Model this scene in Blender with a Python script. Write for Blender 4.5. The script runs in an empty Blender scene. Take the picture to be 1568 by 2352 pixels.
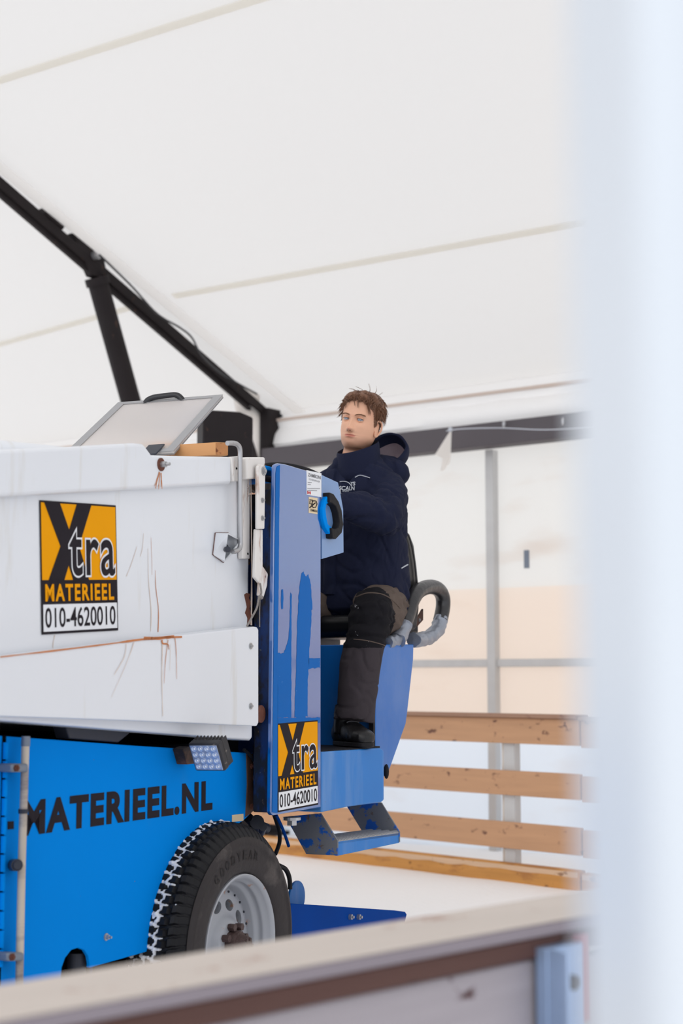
import bpy, bmesh, math, random
from mathutils import Vector, Matrix, noise
from mathutils.bvhtree import BVHTree
random.seed(7)
C = bpy.context.scene.collection
sc = bpy.context.scene
PI = math.pi

# ------------------------------------------------------------------ camera, world, exposure
F, CX, CY, HOR, EYE = 3600.0, 784.0, 1176.0, 1565.0, 1.26
PITCH = math.atan((HOR - CY) / F)
cam = bpy.data.cameras.new('camera')
cam.sensor_fit = 'VERTICAL'; cam.sensor_height = 36.0; cam.sensor_width = 24.0
cam.lens = F / 2352.0 * 36.0
cam.clip_start = 0.05
cam.dof.use_dof = True; cam.dof.focus_distance = 5.75; cam.dof.aperture_fstop = 2.7
camo = bpy.data.objects.new('camera', cam); C.objects.link(camo)
camo.location = (0, 0, EYE); camo.rotation_euler = (PI / 2 + PITCH, 0, 0)
sc.camera = camo
w = bpy.data.worlds.new('world'); sc.world = w; w.use_nodes = True
wn = w.node_tree.nodes; wl = w.node_tree.links
bgn = wn['Background']
tc = wn.new('ShaderNodeTexCoord'); sx = wn.new('ShaderNodeSeparateXYZ'); rp = wn.new('ShaderNodeValToRGB')
wl.new(tc.outputs['Generated'], sx.inputs[0]); wl.new(sx.outputs['Z'], rp.inputs[0])
rp.color_ramp.elements[0].position = 0.0; rp.color_ramp.elements[0].color = (0.80, 0.84, 0.92, 1)
rp.color_ramp.elements[1].position = 0.6; rp.color_ramp.elements[1].color = (1.0, 0.99, 0.97, 1)
wl.new(rp.outputs[0], bgn.inputs[0]); bgn.inputs[1].default_value = 1.2
sc.view_settings.view_transform = 'Standard'; sc.view_settings.look = 'None'
sc.view_settings.exposure = 0.14; sc.view_settings.gamma = 1.0; sc.view_settings.use_curve_mapping = False
# soft overcast daylight from the open side of the tent, high on the left
ld = bpy.data.lights.new('daylight', 'SUN'); ld.energy = 0.9; ld.angle = math.radians(50); ld.color = (1, 0.985, 0.96)
lo = bpy.data.objects.new('daylight', ld); C.objects.link(lo); lo.location = (-6, -4, 9)
lo.rotation_euler = Vector((0.35, 0.75, -0.65)).to_track_quat('-Z', 'Y').to_euler()

# ------------------------------------------------------------------ geometry of the site
TH = math.radians(26)
U = Vector((math.sin(TH), math.cos(TH), 0)); I = Vector((-math.cos(TH), math.sin(TH), 0)); ZV = Vector((0, 0, 1))
def ray(px, py):
    a = (px - CX) / F; b = -(py - CY) / F
    return Vector((a, math.cos(PITCH) - b * math.sin(PITCH), math.sin(PITCH) + b * math.cos(PITCH)))
CAM = Vector((0, 0, EYE))
_r = ray(560, 2165); _w = CAM + _r * (5.26 / _r.y)
O = Vector((_w.x, _w.y, 0))          # foot of the rear wheel: origin of the machine's own frame
def P(px, py, y=None, x=None, z=None):
    """point of a real plane of the machine (its own frame: x to the rear, y inward, z up)"""
    r = ray(px, py); c = CAM - O
    cl = Vector((c.dot(U), c.dot(I), c.z)); rl = Vector((r.dot(U), r.dot(I), r.z))
    if y is not None: k = (y - cl.y) / rl.y
    elif x is not None: k = (x - cl.x) / rl.x
    else: k = (z - cl.z) / rl.z
    return cl + rl * k
def W(px, py, Y=None, z=None):
    r = ray(px, py)
    return CAM + r * ((Y / r.y) if Y is not None else ((z - EYE) / r.z))
def Wplane(px, py, p0, n):
    r = ray(px, py); return CAM + r * ((p0 - CAM).dot(n) / r.dot(n))

# ------------------------------------------------------------------ materials
def lin(c):
    return tuple(((v / 255) / 12.92 if v <= 10.3 else (((v / 255) + 0.055) / 1.055) ** 2.4) for v in c)
M = {}
def mat(name, col, rough=0.5, metal=0.0, coat=0.0, var=0.06, vscale=3.0, stretch=(1, 1, 1), bump=0.0, bscale=40.0,
        spot=None, spots=None, trans=0.0, alpha=1.0, spec=0.5, coatr=0.1, ior=1.45, sheen=0.0):
    m = bpy.data.materials.new(name); m.use_nodes = True
    n = m.node_tree.nodes; l = m.node_tree.links; b = n['Principled BSDF']
    col = lin(col)
    b.inputs['Roughness'].default_value = rough; b.inputs['Metallic'].default_value = metal
    b.inputs['Coat Weight'].default_value = coat; b.inputs['Coat Roughness'].default_value = coatr
    b.inputs['Specular IOR Level'].default_value = spec; b.inputs['IOR'].default_value = ior
    b.inputs['Sheen Weight'].default_value = sheen
    tc = n.new('ShaderNodeTexCoord'); mp = n.new('ShaderNodeMapping'); l.new(tc.outputs['Object'], mp.inputs[0])
    mp.inputs['Scale'].default_value = stretch
    nz = n.new('ShaderNodeTexNoise'); nz.inputs['Scale'].default_value = vscale; nz.inputs['Detail'].default_value = 6
    l.new(mp.outputs[0], nz.inputs['Vector'])
    mx = n.new('ShaderNodeMixRGB'); l.new(nz.outputs['Fac'], mx.inputs[0])
    mx.inputs[1].default_value = tuple(max(0, v * (1 - var)) for v in col) + (1,)
    mx.inputs[2].default_value = tuple(min(1, v * (1 + var)) for v in col) + (1,)
    out = mx.outputs[0]
    for (c2, s2, lo_, hi_, st) in (spots or ([spot] if spot else [])):
        mp2 = n.new('ShaderNodeMapping'); l.new(tc.outputs['Object'], mp2.inputs[0]); mp2.inputs['Scale'].default_value = st
        mp2.inputs['Location'].default_value = (random.random() * 9, random.random() * 9, random.random() * 9)
        n2 = n.new('ShaderNodeTexNoise'); n2.inputs['Scale'].default_value = s2; n2.inputs['Detail'].default_value = 8
        n2.inputs['Roughness'].default_value = 0.62
        l.new(mp2.outputs[0], n2.inputs['Vector'])
        cr = n.new('ShaderNodeValToRGB'); cr.color_ramp.elements[0].position = lo_; cr.color_ramp.elements[1].position = hi_
        l.new(n2.outputs['Fac'], cr.inputs[0])
        m2 = n.new('ShaderNodeMixRGB'); l.new(cr.outputs[0], m2.inputs[0]); l.new(out, m2.inputs[1])
        m2.inputs[2].default_value = lin(c2) + (1,); out = m2.outputs[0]
    l.new(out, b.inputs['Base Color'])
    if bump:
        nb = n.new('ShaderNodeTexNoise'); nb.inputs['Scale'].default_value = bscale; nb.inputs['Detail'].default_value = 5
        l.new(mp.outputs[0], nb.inputs['Vector'])
        bp = n.new('ShaderNodeBump'); bp.inputs['Strength'].default_value = bump; bp.inputs['Distance'].default_value = 0.01
        l.new(nb.outputs['Fac'], bp.inputs['Height']); l.new(bp.outputs[0], b.inputs['Normal'])
    if trans:
        tr = n.new('ShaderNodeBsdfTranslucent'); tr.inputs[0].default_value = (col[0], col[1], col[2], 1)
        ms = n.new('ShaderNodeMixShader'); ms.inputs[0].default_value = trans
        l.new(b.outputs[0], ms.inputs[1]); l.new(tr.outputs[0], ms.inputs[2])
        l.new(ms.outputs[0], n['Material Output'].inputs[0])
    if alpha < 1: b.inputs['Alpha'].default_value = alpha
    M[name] = m; return m

RUST = (120, 70, 45)
mat('blue_paint', (0, 134, 226), 0.6, spec=0.03, var=0.10, vscale=1.3,
    spots=[(RUST, 26, 0.735, 0.76, (1, 1, 1)), ((50, 132, 200), 2.2, 0.60, 0.85, (1, 1, 0.5))])
mat('blue_gloss', (0, 88, 168), 0.28, coat=1.0, coatr=0.07, var=0.05, vscale=2,
    spots=[(RUST, 30, 0.78, 0.8, (1, 1, 1))])
M['blue_gloss'].node_tree.nodes['Principled BSDF'].inputs['Coat IOR'].default_value = 2.35
mat('blue_pale', (110, 146, 196), 0.3, coat=0.6, coatr=0.12, var=0.04, vscale=6)
mat('blue_seatbox', (10, 104, 186), 0.4, coat=0.3, coatr=0.2, var=0.08, vscale=2,
    spots=[((84, 128, 190), 1.6, 0.48, 0.7, (1, 1, 0.6)), ((150, 110, 90), 40, 0.72, 0.75, (1, 1, 1))])
mat('blue_dark', (0, 60, 140), 0.6, spec=0.05, var=0.2, vscale=3)
mat('blue_worn', (24, 118, 196), 0.5, coat=0.1, coatr=0.2, var=0.10, vscale=3,
    spots=[((90, 140, 200), 3, 0.5, 0.7, (2, 1, 0.3)), ((165, 115, 85), 14, 0.69, 0.74, (1.5, 1, 0.3)), (RUST, 60, 0.72, 0.75, (1, 1, 1))])
mat('blue_chipped', (24, 88, 175), 0.5, var=0.1, vscale=4,
    spots=[((112, 114, 120), 7, 0.47, 0.49, (1, 1, 1)), ((98, 84, 72), 22, 0.62, 0.66, (1, 1, 1))])
mat('blue_grimy', (8, 44, 98), 0.5, var=0.3, vscale=8,
    spots=[((24, 22, 26), 11, 0.45, 0.55, (1, 1, 0.5)), ((110, 84, 66), 34, 0.63, 0.68, (1, 1, 0.7)), ((90, 94, 100), 48, 0.68, 0.71, (1, 1, 1))])
mat('rusty_steel', (84, 58, 48), 0.75, var=0.35, vscale=18, bump=0.3, spots=[((38, 30, 30), 9, 0.5, 0.6, (1, 1, 1))])
mat('white_tank', (226, 229, 234), 0.32, coat=0.35, coatr=0.15, var=0.03, vscale=1.2,
    spots=[((205, 200, 190), 2.4, 0.60, 0.85, (4, 1, 0.5))])
mat('white_bracket', (226, 222, 218), 0.45, var=0.05, vscale=6, spots=[((158, 108, 76), 12, 0.56, 0.70, (2, 2, 0.45)), ((104, 62, 44), 30, 0.66, 0.70, (1, 1, 0.6))])
mat('rust_stain', (192, 122, 76), 0.75, var=0.25, vscale=25)
mat('rust_faint', (214, 196, 182), 0.6, var=0.15, vscale=25)
mat('rust_dark', (104, 62, 48), 0.85, var=0.35, vscale=40, bump=0.4)
mat('black_decal', (34, 29, 36), 0.5, spec=0.12, var=0.12, vscale=14)
mat('orange_decal', (236, 158, 0), 0.5, spec=0.08, var=0.04, vscale=4)
mat('white_decal', (232, 234, 238), 0.4, var=0.02)
mat('cream_decal', (226, 205, 168), 0.45, var=0.05, vscale=20)
mat('grey_print', (120, 120, 124), 0.5); mat('red_print', (200, 40, 50), 0.5)
mat('steel', (178, 178, 180), 0.35, metal=0.75, var=0.12, vscale=14, spots=[((120, 96, 80), 20, 0.66, 0.72, (1, 1, 1))])
mat('steel_frame', (160, 160, 162), 0.45, metal=0.2, var=0.08, vscale=10, spots=[((110, 80, 66), 26, 0.70, 0.74, (1, 1, 1))])
mat('lid_plastic', (250, 246, 243), 0.3, var=0.02, trans=0.65, coat=0.3)
mat('black_plastic', (38, 38, 42), 0.42, spec=0.4, var=0.15, vscale=12, coat=0.2)
mat('black_rubber', (28, 27, 30), 0.6, spec=0.25, var=0.2, vscale=10, bump=0.15, bscale=60)
mat('sidewall', (50, 46, 47), 0.6, spec=0.25, var=0.25, vscale=9, bump=0.2, bscale=50, spots=[((92, 86, 84), 6, 0.56, 0.75, (1, 1, 1))])
mat('tread', (22, 22, 25), 0.5, var=0.2, vscale=14, spec=0.25)
mat('snow', (251, 250, 250), 0.9, var=0.01, spec=0.2, vscale=6, bump=0.5, bscale=22)
mat('snow_dirty', (228, 229, 232), 0.6, var=0.06, vscale=30, bump=0.6, bscale=70)
mat('rim_paint', (164, 167, 174), 0.42, metal=0.15, var=0.06, vscale=7, spots=[((165, 122, 96), 20, 0.62, 0.70, (1, 1, 1))])
mat('hub_grease', (74, 58, 56), 0.6, var=0.4, vscale=24, bump=0.6, bscale=50)
mat('hole_black', (10, 10, 12), 0.9, spec=0.0)
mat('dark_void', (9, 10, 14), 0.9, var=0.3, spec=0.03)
mat('frame_steel', (44, 47, 58), 0.5, var=0.2, vscale=4)
mat('led_housing', (46, 46, 50), 0.5, metal=0.2, var=0.2, vscale=30, spots=[((150, 140, 130), 30, 0.62, 0.70, (1, 1, 1))])
mat('led_face', (176, 188, 212), 0.15, metal=0.4, coat=1, coatr=0.03, var=0.1, vscale=30)
mat('led_dot', (226, 232, 244), 0.08, metal=0.5, coat=1, coatr=0.02)
mat('hose_clear', (196, 184, 168), 0.35, var=0.18, vscale=5, stretch=(1, 1, 1), spots=[((128, 120, 120), 3.0, 0.52, 0.62, (0.3, 0.3, 1.5))])
mat('tape_grey', (120, 128, 140), 0.4, metal=0.3, var=0.15, vscale=20)
mat('duct_tape', (150, 156, 168), 0.33, metal=0.45, var=0.1, vscale=26, bump=0.5, bscale=34)
mat('vinyl_black', (20, 20, 22), 0.4, spec=0.35, var=0.15, vscale=8, coat=0.25, coatr=0.3, bump=0.12, bscale=26)
mat('vinyl_worn', (38, 37, 40), 0.34, var=0.2, vscale=14, coat=0.3, coatr=0.25, bump=0.3, bscale=30,
    spots=[((120, 84, 66), 24, 0.66, 0.71, (1, 1, 1))])
mat('rope', (140, 134, 130), 0.85, var=0.25, vscale=120, bump=0.6, bscale=200)
mat('bare_wood', (205, 150, 98), 0.65, var=0.16, vscale=5, stretch=(1, 1, 1), bump=0.1, spots=[((150, 92, 50), 16, 0.62, 0.69, (1, 1, 1))])
mat('end_wood', (176, 122, 78), 0.8, var=0.3, vscale=30, spots=[((110, 62, 36), 40, 0.58, 0.66, (1, 1, 1))])
def wood(name, c, knot, var=0.16, blotch=None):
    return mat(name, c, 0.7, var=var, vscale=3.2, stretch=(0.6, 6, 9), bump=0.1, bscale=20,
               spots=([(knot, 5.5, 0.61, 0.67, (1.5, 2, 2.6))] + ([blotch] if blotch else [])))
wood('fence_wood', (194, 149, 113), (112, 76, 60)); wood('fence_cap', (160, 124, 102), (120, 84, 72))
wood('curb_wood', (198, 140, 72), (92, 48, 24), 0.25, ((172, 116, 62), 3.4, 0.55, 0.65, (0.9, 1, 2.6))); wood('curb_dry', (212, 178, 146), (150, 110, 80))
wood('near_cap', (194, 184, 176), (150, 110, 96), 0.08); wood('near_rail', (82, 54, 48), (40, 22, 20), 0.25); mat('near_cap_shade', (134, 126, 134), 0.7, var=0.12, vscale=4, stretch=(0.5, 4, 4))
wood('near_board', (156, 150, 156), (70, 40, 40), 0.22, ((176, 92, 92), 2.0, 0.66, 0.72, (4.5, 1, 0.5)))
mat('galvanised', (150, 172, 205), 0.4, metal=0.55, var=0.22, vscale=9, spots=[((196, 208, 228), 7, 0.55, 0.62, (1, 1, 0.6))])
mat('post_grey', (198, 197, 196), 0.5, metal=0.1, var=0.12, vscale=6); mat('post_cream', (222, 214, 204), 0.5, var=0.04)
mat('red_paint', (150, 70, 84), 0.6)
mat('tent_black', (36, 31, 32), 0.6, spec=0.2, var=0.25, vscale=6, spots=[((96, 70, 56), 12, 0.64, 0.72, (1, 1, 0.5))])
mat('beam_dark', (84, 78, 82), 0.6, var=0.1, vscale=3)
mat('seam', (247, 245, 240), 0.7, trans=0.85); mat('seam_pink', (252, 244, 241), 0.7, trans=0.88); mat('seam_pale', (253, 252, 251), 0.7, trans=0.92)
mat('fold_shadow', (205, 188, 176), 0.7); mat('tent_pole_white', (203, 210, 218), 0.35, var=0.01)
mat('pvc_roof', (218, 217, 217), 0.55, var=0.012, vscale=0.5, trans=0.62)
mat('pvc_valance', (240, 238, 236), 0.55, var=0.02, vscale=2, trans=0.3, bump=0.3, bscale=5)
mat('fabric_white', (250, 247, 244), 0.7, trans=0.75)
mat('skin', (224, 172, 142), 0.5, var=0.05, vscale=18, spots=[((206, 140, 122), 9, 0.55, 0.85, (1, 1, 1))])
mat('stubble', (170, 122, 100), 0.6, var=0.1, vscale=90); mat('lips', (200, 132, 114), 0.45, var=0.05)
mat('skin_red', (220, 160, 134), 0.5)
mat('eye_white', (152, 150, 154), 0.2, coat=0.5); mat('iris', (60, 80, 112), 0.15, coat=1); mat('pupil', (12, 12, 14), 0.1, coat=1)
mat('hair', (112, 76, 54), 0.5, var=0.5, vscale=60, stretch=(1, 1, 1)); mat('lash', (62, 42, 36), 0.7); mat('brow', (132, 94, 70), 0.7, var=0.2, vscale=90)
mat('navy_cloth', (22, 27, 50), 0.85, var=0.16, vscale=5, bump=0.15, bscale=120, spec=0.25)
mat('lining', (142, 126, 134), 0.6, var=0.1, vscale=12)
mat('piping', (196, 200, 208), 0.5)
fleck = ((196, 196, 200), 22, 0.675, 0.69, (1, 1, 1))
mat('trouser_black', (26, 25, 29), 0.85, spec=0.15, var=0.25, vscale=6, bump=0.2, bscale=50, spot=fleck)
mat('trouser_taupe', (94, 82, 75), 0.85, spec=0.2, var=0.12, vscale=8, bump=0.2, bscale=50)
mat('trouser_grey', (60, 54, 58), 0.85, spec=0.2, var=0.12, vscale=8, bump=0.2, bscale=50, spot=((200, 200, 206), 20, 0.70, 0.71, (1, 1, 1)))
mat('boot_leather', (20, 19, 21), 0.4, spec=0.35, var=0.25, vscale=12, coat=0.2, coatr=0.3, bump=0.15, bscale=60)
mat('lace', (90, 90, 94), 0.6)

# wall of the tent: white above, a warm band seen through the sheet, white skirt; faint dirt
def wall_mat():
    m = bpy.data.materials.new('pvc_wall'); m.use_nodes = True; n = m.node_tree.nodes; l = m.node_tree.links; b = n['Principled BSDF']
    tc = n.new('ShaderNodeTexCoord'); s = n.new('ShaderNodeSeparateXYZ'); l.new(tc.outputs['Object'], s.inputs[0])
    cr = n.new('ShaderNodeValToRGB'); mr = n.new('ShaderNodeMapRange'); l.new(s.outputs['Z'], mr.inputs[0])
    mr.inputs[1].default_value = 0; mr.inputs[2].default_value = 4
    l.new(mr.outputs[0], cr.inputs[0]); cr.color_ramp.interpolation = 'CONSTANT'
    el = cr.color_ramp.elements; el[0].position = 0; el[0].color = lin((238, 242, 247)) + (1,)
    el[1].position = 0.9 / 4; el[1].color = lin((244, 235, 227)) + (1,)
    e = el.new(WALL_BAND / 4); e.color = lin((241, 240, 238)) + (1,)
    nz = n.new('ShaderNodeTexNoise'); nz.inputs['Scale'].default_value = 1.6; nz.inputs['Detail'].default_value = 9
    mp = n.new('ShaderNodeMapping'); mp.inputs['Scale'].default_value = (0.6, 1, 2.4); l.new(tc.outputs['Object'], mp.inputs[0]); l.new(mp.outputs[0], nz.inputs['Vector'])
    c2 = n.new('ShaderNodeValToRGB'); c2.color_ramp.elements[0].position = 0.56; c2.color_ramp.elements[1].position = 0.8
    c2.color_ramp.elements[1].color = (0.35, 0.35, 0.35, 1); l.new(nz.outputs['Fac'], c2.inputs[0])
    mx = n.new('ShaderNodeMixRGB'); l.new(c2.outputs[0], mx.inputs[0]); l.new(cr.outputs[0], mx.inputs[1]); mx.inputs[2].default_value = lin((214, 190, 172)) + (1,)
    l.new(mx.outputs[0], b.inputs['Base Color']); b.inputs['Roughness'].default_value = 0.6
    tr = n.new('ShaderNodeBsdfTranslucent'); l.new(mx.outputs[0], tr.inputs[0])
    ms = n.new('ShaderNodeMixShader'); ms.inputs[0].default_value = 0.8
    l.new(b.outputs[0], ms.inputs[1]); l.new(tr.outputs[0], ms.inputs[2]); l.new(ms.outputs[0], n['Material Output'].inputs[0])
    M['pvc_wall'] = m

# ------------------------------------------------------------------ mesh helpers
class MB:
    def __init__(s): s.v = []; s.f = []; s.m = []
    def add(s, v, f, mi=0):
        k = len(s.v); s.v += [Vector(a) for a in v]; s.f += [tuple(i + k for i in q) for q in f]; s.m += [mi] * len(f)
        return s
    def move(s, mtx):
        s.v = [mtx @ a for a in s.v]; return s
def box(a, b):
    (x0, y0, z0), (x1, y1, z1) = a, b
    v = [(x0, y0, z0), (x1, y0, z0), (x1, y1, z0), (x0, y1, z0), (x0, y0, z1), (x1, y0, z1), (x1, y1, z1), (x0, y1, z1)]
    return v, [(0, 3, 2, 1), (4, 5, 6, 7), (0, 1, 5, 4), (1, 2, 6, 5), (2, 3, 7, 6), (3, 0, 4, 7)]
def prism(pts, d):
    """closed outline (3-D points, flat) pushed by vector d"""
    n = len(pts); d = Vector(d); pts = [Vector(p) for p in pts]
    v = pts + [p + d for p in pts]
    f = [tuple(range(n)), tuple(reversed(range(n, 2 * n)))] + [(i, i + n, (i + 1) % n + n, (i + 1) % n) for i in range(n)]
    return v, f
def frame_of(t):
    t = t.normalized(); a = Vector((0, 0, 1)) if abs(t.z) < 0.9 else Vector((1, 0, 0))
    u = t.cross(a).normalized(); return u, t.cross(u).normalized()
def smooth_path(pts, n=6):
    pts = [Vector(p) for p in pts]
    if len(pts) < 3: return pts
    out = []
    for i in range(len(pts) - 1):
        p0 = pts[max(i - 1, 0)]; p1 = pts[i]; p2 = pts[i + 1]; p3 = pts[min(i + 2, len(pts) - 1)]
        for k in range(n):
            t = k / n
            out.append(0.5 * ((2 * p1) + (p2 - p0) * t + (2 * p0 - 5 * p1 + 4 * p2 - p3) * t * t + (3 * p1 - p0 - 3 * p2 + p3) * t ** 3))
    out.append(pts[-1]); return out
def tube(path, r, n=12, closed=False, smooth=0, flat=1.0, up=None):
    if smooth: path = smooth_path(path, smooth)
    path = [Vector(p) for p in path]; m = len(path); v = []; f = []
    rr = r if isinstance(r, (list, tuple)) else [r] * m
    if len(rr) != m: rr = [rr[0] + (rr[-1] - rr[0]) * i / (m - 1) if len(rr) == 2 else rr[min(int(i * len(rr) / m), len(rr) - 1)] for i in range(m)]
    pu = None
    for i in range(m):
        if closed: t = path[(i + 1) % m] - path[i - 1]
        else: t = path[min(i + 1, m - 1)] - path[max(i - 1, 0)]
        t.normalize()
        if pu is None: u = frame_of(t)[0] if up is None else (Vector(up) - t * t.dot(Vector(up))).normalized()
        else: u = (pu - t * pu.dot(t)).normalized()
        pu = u; q = t.cross(u)
        for k in range(n):
            a = 2 * PI * k / n; v.append(path[i] + (u * math.cos(a) + q * math.sin(a) * flat) * rr[i])
    for i in range(m if closed else m - 1):
        j = (i + 1) % m
        for k in range(n):
            f.append((i * n + k, i * n + (k + 1) % n, j * n + (k + 1) % n, j * n + k))
    if not closed: f += [tuple(reversed(range(n))), tuple((m - 1) * n + k for k in range(n))]
    return v, f
def cyl(a, b, r, n=20, r2=None): return tube([a, b], [r, r if r2 is None else r2], n)
def lathe(prof, c, axis, n=64, cap=False, closed=False):
    c = Vector(c); axis = Vector(axis).normalized(); u, q = frame_of(axis); v = []; f = []; m = len(prof)
    for k in range(n):
        a = 2 * PI * k / n; d = u * math.cos(a) + q * math.sin(a)
        for (r, h) in prof: v.append(c + d * r + axis * h)
    for k in range(n):
        j = (k + 1) % n
        for i in range(m if closed else m - 1):
            i2 = (i + 1) % m; f.append((k * m + i, k * m + i2, j * m + i2, j * m + i))
    if cap: f += [tuple(k * m for k in reversed(range(n))), tuple(k * m + m - 1 for k in range(n))]
    return v, f
def sphere(c, r, nu=16, nv=10):
    rx, ry, rz = r if isinstance(r, (tuple, list)) else (r, r, r); v = []; f = []
    for i in range(nv + 1):
        th = PI * i / nv
        for k in range(nu):
            a = 2 * PI * k / nu; v.append((c[0] + rx * math.sin(th) * math.cos(a), c[1] + ry * math.sin(th) * math.sin(a), c[2] + rz * math.cos(th)))
    for i in range(nv):
        for k in range(nu): f.append((i * nu + k, (i + 1) * nu + k, (i + 1) * nu + (k + 1) % nu, i * nu + (k + 1) % nu))
    return v, f
def loft(secs, n=28, cap=True):
    """secs: (centre, halfvector a, halfvector b, exponent)"""
    v = []; f = []
    for (c, a, b, e) in secs:
        c = Vector(c); a = Vector(a); b = Vector(b)
        for k in range(n):
            t = 2 * PI * k / n; ca, sa = math.cos(t), math.sin(t)
            v.append(c + a * (abs(ca) ** (2 / e)) * (1 if ca >= 0 else -1) + b * (abs(sa) ** (2 / e)) * (1 if sa >= 0 else -1))
    m = len(secs)
    for i in range(m - 1):
        for k in range(n): f.append((i * n + k, i * n + (k + 1) % n, (i + 1) * n + (k + 1) % n, (i + 1) * n + k))
    if cap: f += [tuple(reversed(range(n))), tuple((m - 1) * n + k for k in range(n))]
    return v, f
def new_mesh(name, mb, mats, smooth=False):
    me = bpy.data.meshes.new(name); me.from_pydata([tuple(a) for a in mb.v], [], mb.f); me.validate()
    bm = bmesh.new(); bm.from_mesh(me); bmesh.ops.recalc_face_normals(bm, faces=bm.faces); bm.to_mesh(me); bm.free()
    for mm in mats: me.materials.append(M[mm])
    if len(mats) > 1:
        for p, mi in zip(me.polygons, mb.m): p.material_index = mi
    if smooth:
        for p in me.polygons: p.use_smooth = True
    return me
def obj(name, mb, mats, parent=None, smooth=False, bevel=0, seg=2, label=None, **props):
    if isinstance(mb, tuple): mb = MB().add(*mb)
    if isinstance(mats, str): mats = [mats]
    if parent is not None and 'off' in parent:
        o_ = Vector(parent['off']); mb.v = [a - o_ for a in mb.v]
    elif parent is not None and parent.parent is not None and 'off' in parent.parent:
        o_ = Vector(parent.parent['off']); mb.v = [a - o_ for a in mb.v]
    o = bpy.data.objects.new(name, new_mesh(name, mb, mats, smooth)); C.objects.link(o)
    if parent: o.parent = parent
    if bevel:
        b = o.modifiers.new('bevel', 'BEVEL'); b.width = bevel; b.segments = seg; b.limit_method = 'ANGLE'; b.angle_limit = math.radians(35)
        b.harden_normals = False
        for p in o.data.polygons: p.use_smooth = True
        o.data.set_sharp_from_angle(angle=math.radians(50))
    elif smooth:
        try: o.data.set_sharp_from_angle(angle=math.radians(55))
        except Exception: pass
    if label: o['label'] = label
    for k, v_ in props.items(): o[k] = v_
    return o
def thing(name, label, cat, loc=(0, 0, 0), rz=0, group=None, off=None):
    o = bpy.data.objects.new(name, None); C.objects.link(o); o.location = loc; o.rotation_euler = (0, 0, rz)
    o.empty_display_size = 0.1; o['label'] = label; o['category'] = cat
    if group: o['group'] = group
    return o
def tag(o, label, cat, group=None):
    o['label'] = label; o['category'] = cat
    if group: o['group'] = group
    return o
def structure(o): o['kind'] = 'structure'; return o
def text_raw(txt, off=0.0, space=1.0):
    cu = bpy.data.curves.new('t', 'FONT'); cu.body = txt; cu.size = 1; cu.offset = off; cu.space_character = space; cu.resolution_u = 6
    o = bpy.data.objects.new('t', cu); C.objects.link(o); bpy.context.view_layer.update()
    me = bpy.data.meshes.new_from_object(o.evaluated_get(bpy.context.evaluated_depsgraph_get()))
    v = [a.co.copy() for a in me.vertices]; f = [tuple(p.vertices) for p in me.polygons]
    bpy.data.objects.remove(o); bpy.data.curves.remove(cu); bpy.data.meshes.remove(me); return v, f
def bounds(v): return min(a.x for a in v), max(a.x for a in v), min(a.y for a in v), max(a.y for a in v)
def flat_text(txt, w_, h_, off=0.0, space=1.0, ref=None, th=0.0006):
    """letters filling w x h in the XZ plane, facing -Y, with a little thickness"""
    v, f = text_raw(txt, off, space); bb = bounds(ref[0] if ref else v)
    sx_, sz_ = w_ / (bb[1] - bb[0]), h_ / (bb[3] - bb[2])
    vv = [Vector(((a.x - bb[0]) * sx_, 0, (a.y - bb[2]) * sz_)) for a in v]
    n = len(vv)
    return vv, [tuple(q) for q in f]

# ------------------------------------------------------------------ the tent (structure)
WT = math.radians(-53)                                   # direction of the long side wall
WD = Vector((-math.sin(-WT), math.cos(WT), 0)); WD = Vector((math.sin(WT), math.cos(WT), 0))   # away and to the left
QD = Vector((math.cos(WT), -math.sin(WT), 0))            # outward, across the tent
WP = W(1130, 1565, Y=12.0); WP.z = 0
nW = QD
COL = Wplane(632, 1565, WP, nW); COL.z = 0
eave = Wplane(665, 948, WP, nW).z
beam_t = Wplane(1130, 984, WP, nW).z; beam_b = Wplane(1130, 1036, WP, nW).z
WALL_BAND = Wplane(1130, 1352, WP, nW).z
wall_mat()
wall_rz = math.atan2(-WD.y, -WD.x)                        # local x runs right and towards the camera
def wl_(p):  # world -> wall frame coords (along -WD)
    return (p - WP).dot(-WD)
# ground
g = []
nx, ny = 90, 90
gv = []; gf = []
for j in range(ny + 1):
    for i in range(nx + 1):
        x = -14 + 28 * i / nx; y = -4 + 26 * j / ny
        gv.append((x, y, 0.006 * noise.noise(Vector((x * 1.7, y * 1.7, 0)))))
for j in range(ny):
    for i in range(nx): k = j * (nx + 1) + i; gf.append((k, k + 1, k + nx + 2, k + nx + 1))
fl = obj('floor', (gv, gf), 'snow', smooth=True); structure(fl)
# long wall
x0, x1 = wl_(COL) - 9, wl_(COL) + 15
wv = MB().add(*box((x0, 0.0, 0.0), (x1, 0.03, beam_b + 0.02)))
wall = obj('wall_back', wv, 'pvc_wall'); wall.location = WP; wall.rotation_euler = (0, 0, wall_rz); structure(wall)
def wall_obj(name, mb, m, **k):
    o = obj(name, mb, m, **k); o.location = WP; o.rotation_euler = (0, 0, wall_rz); return o
INW = Vector((0, -1, 0))
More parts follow.
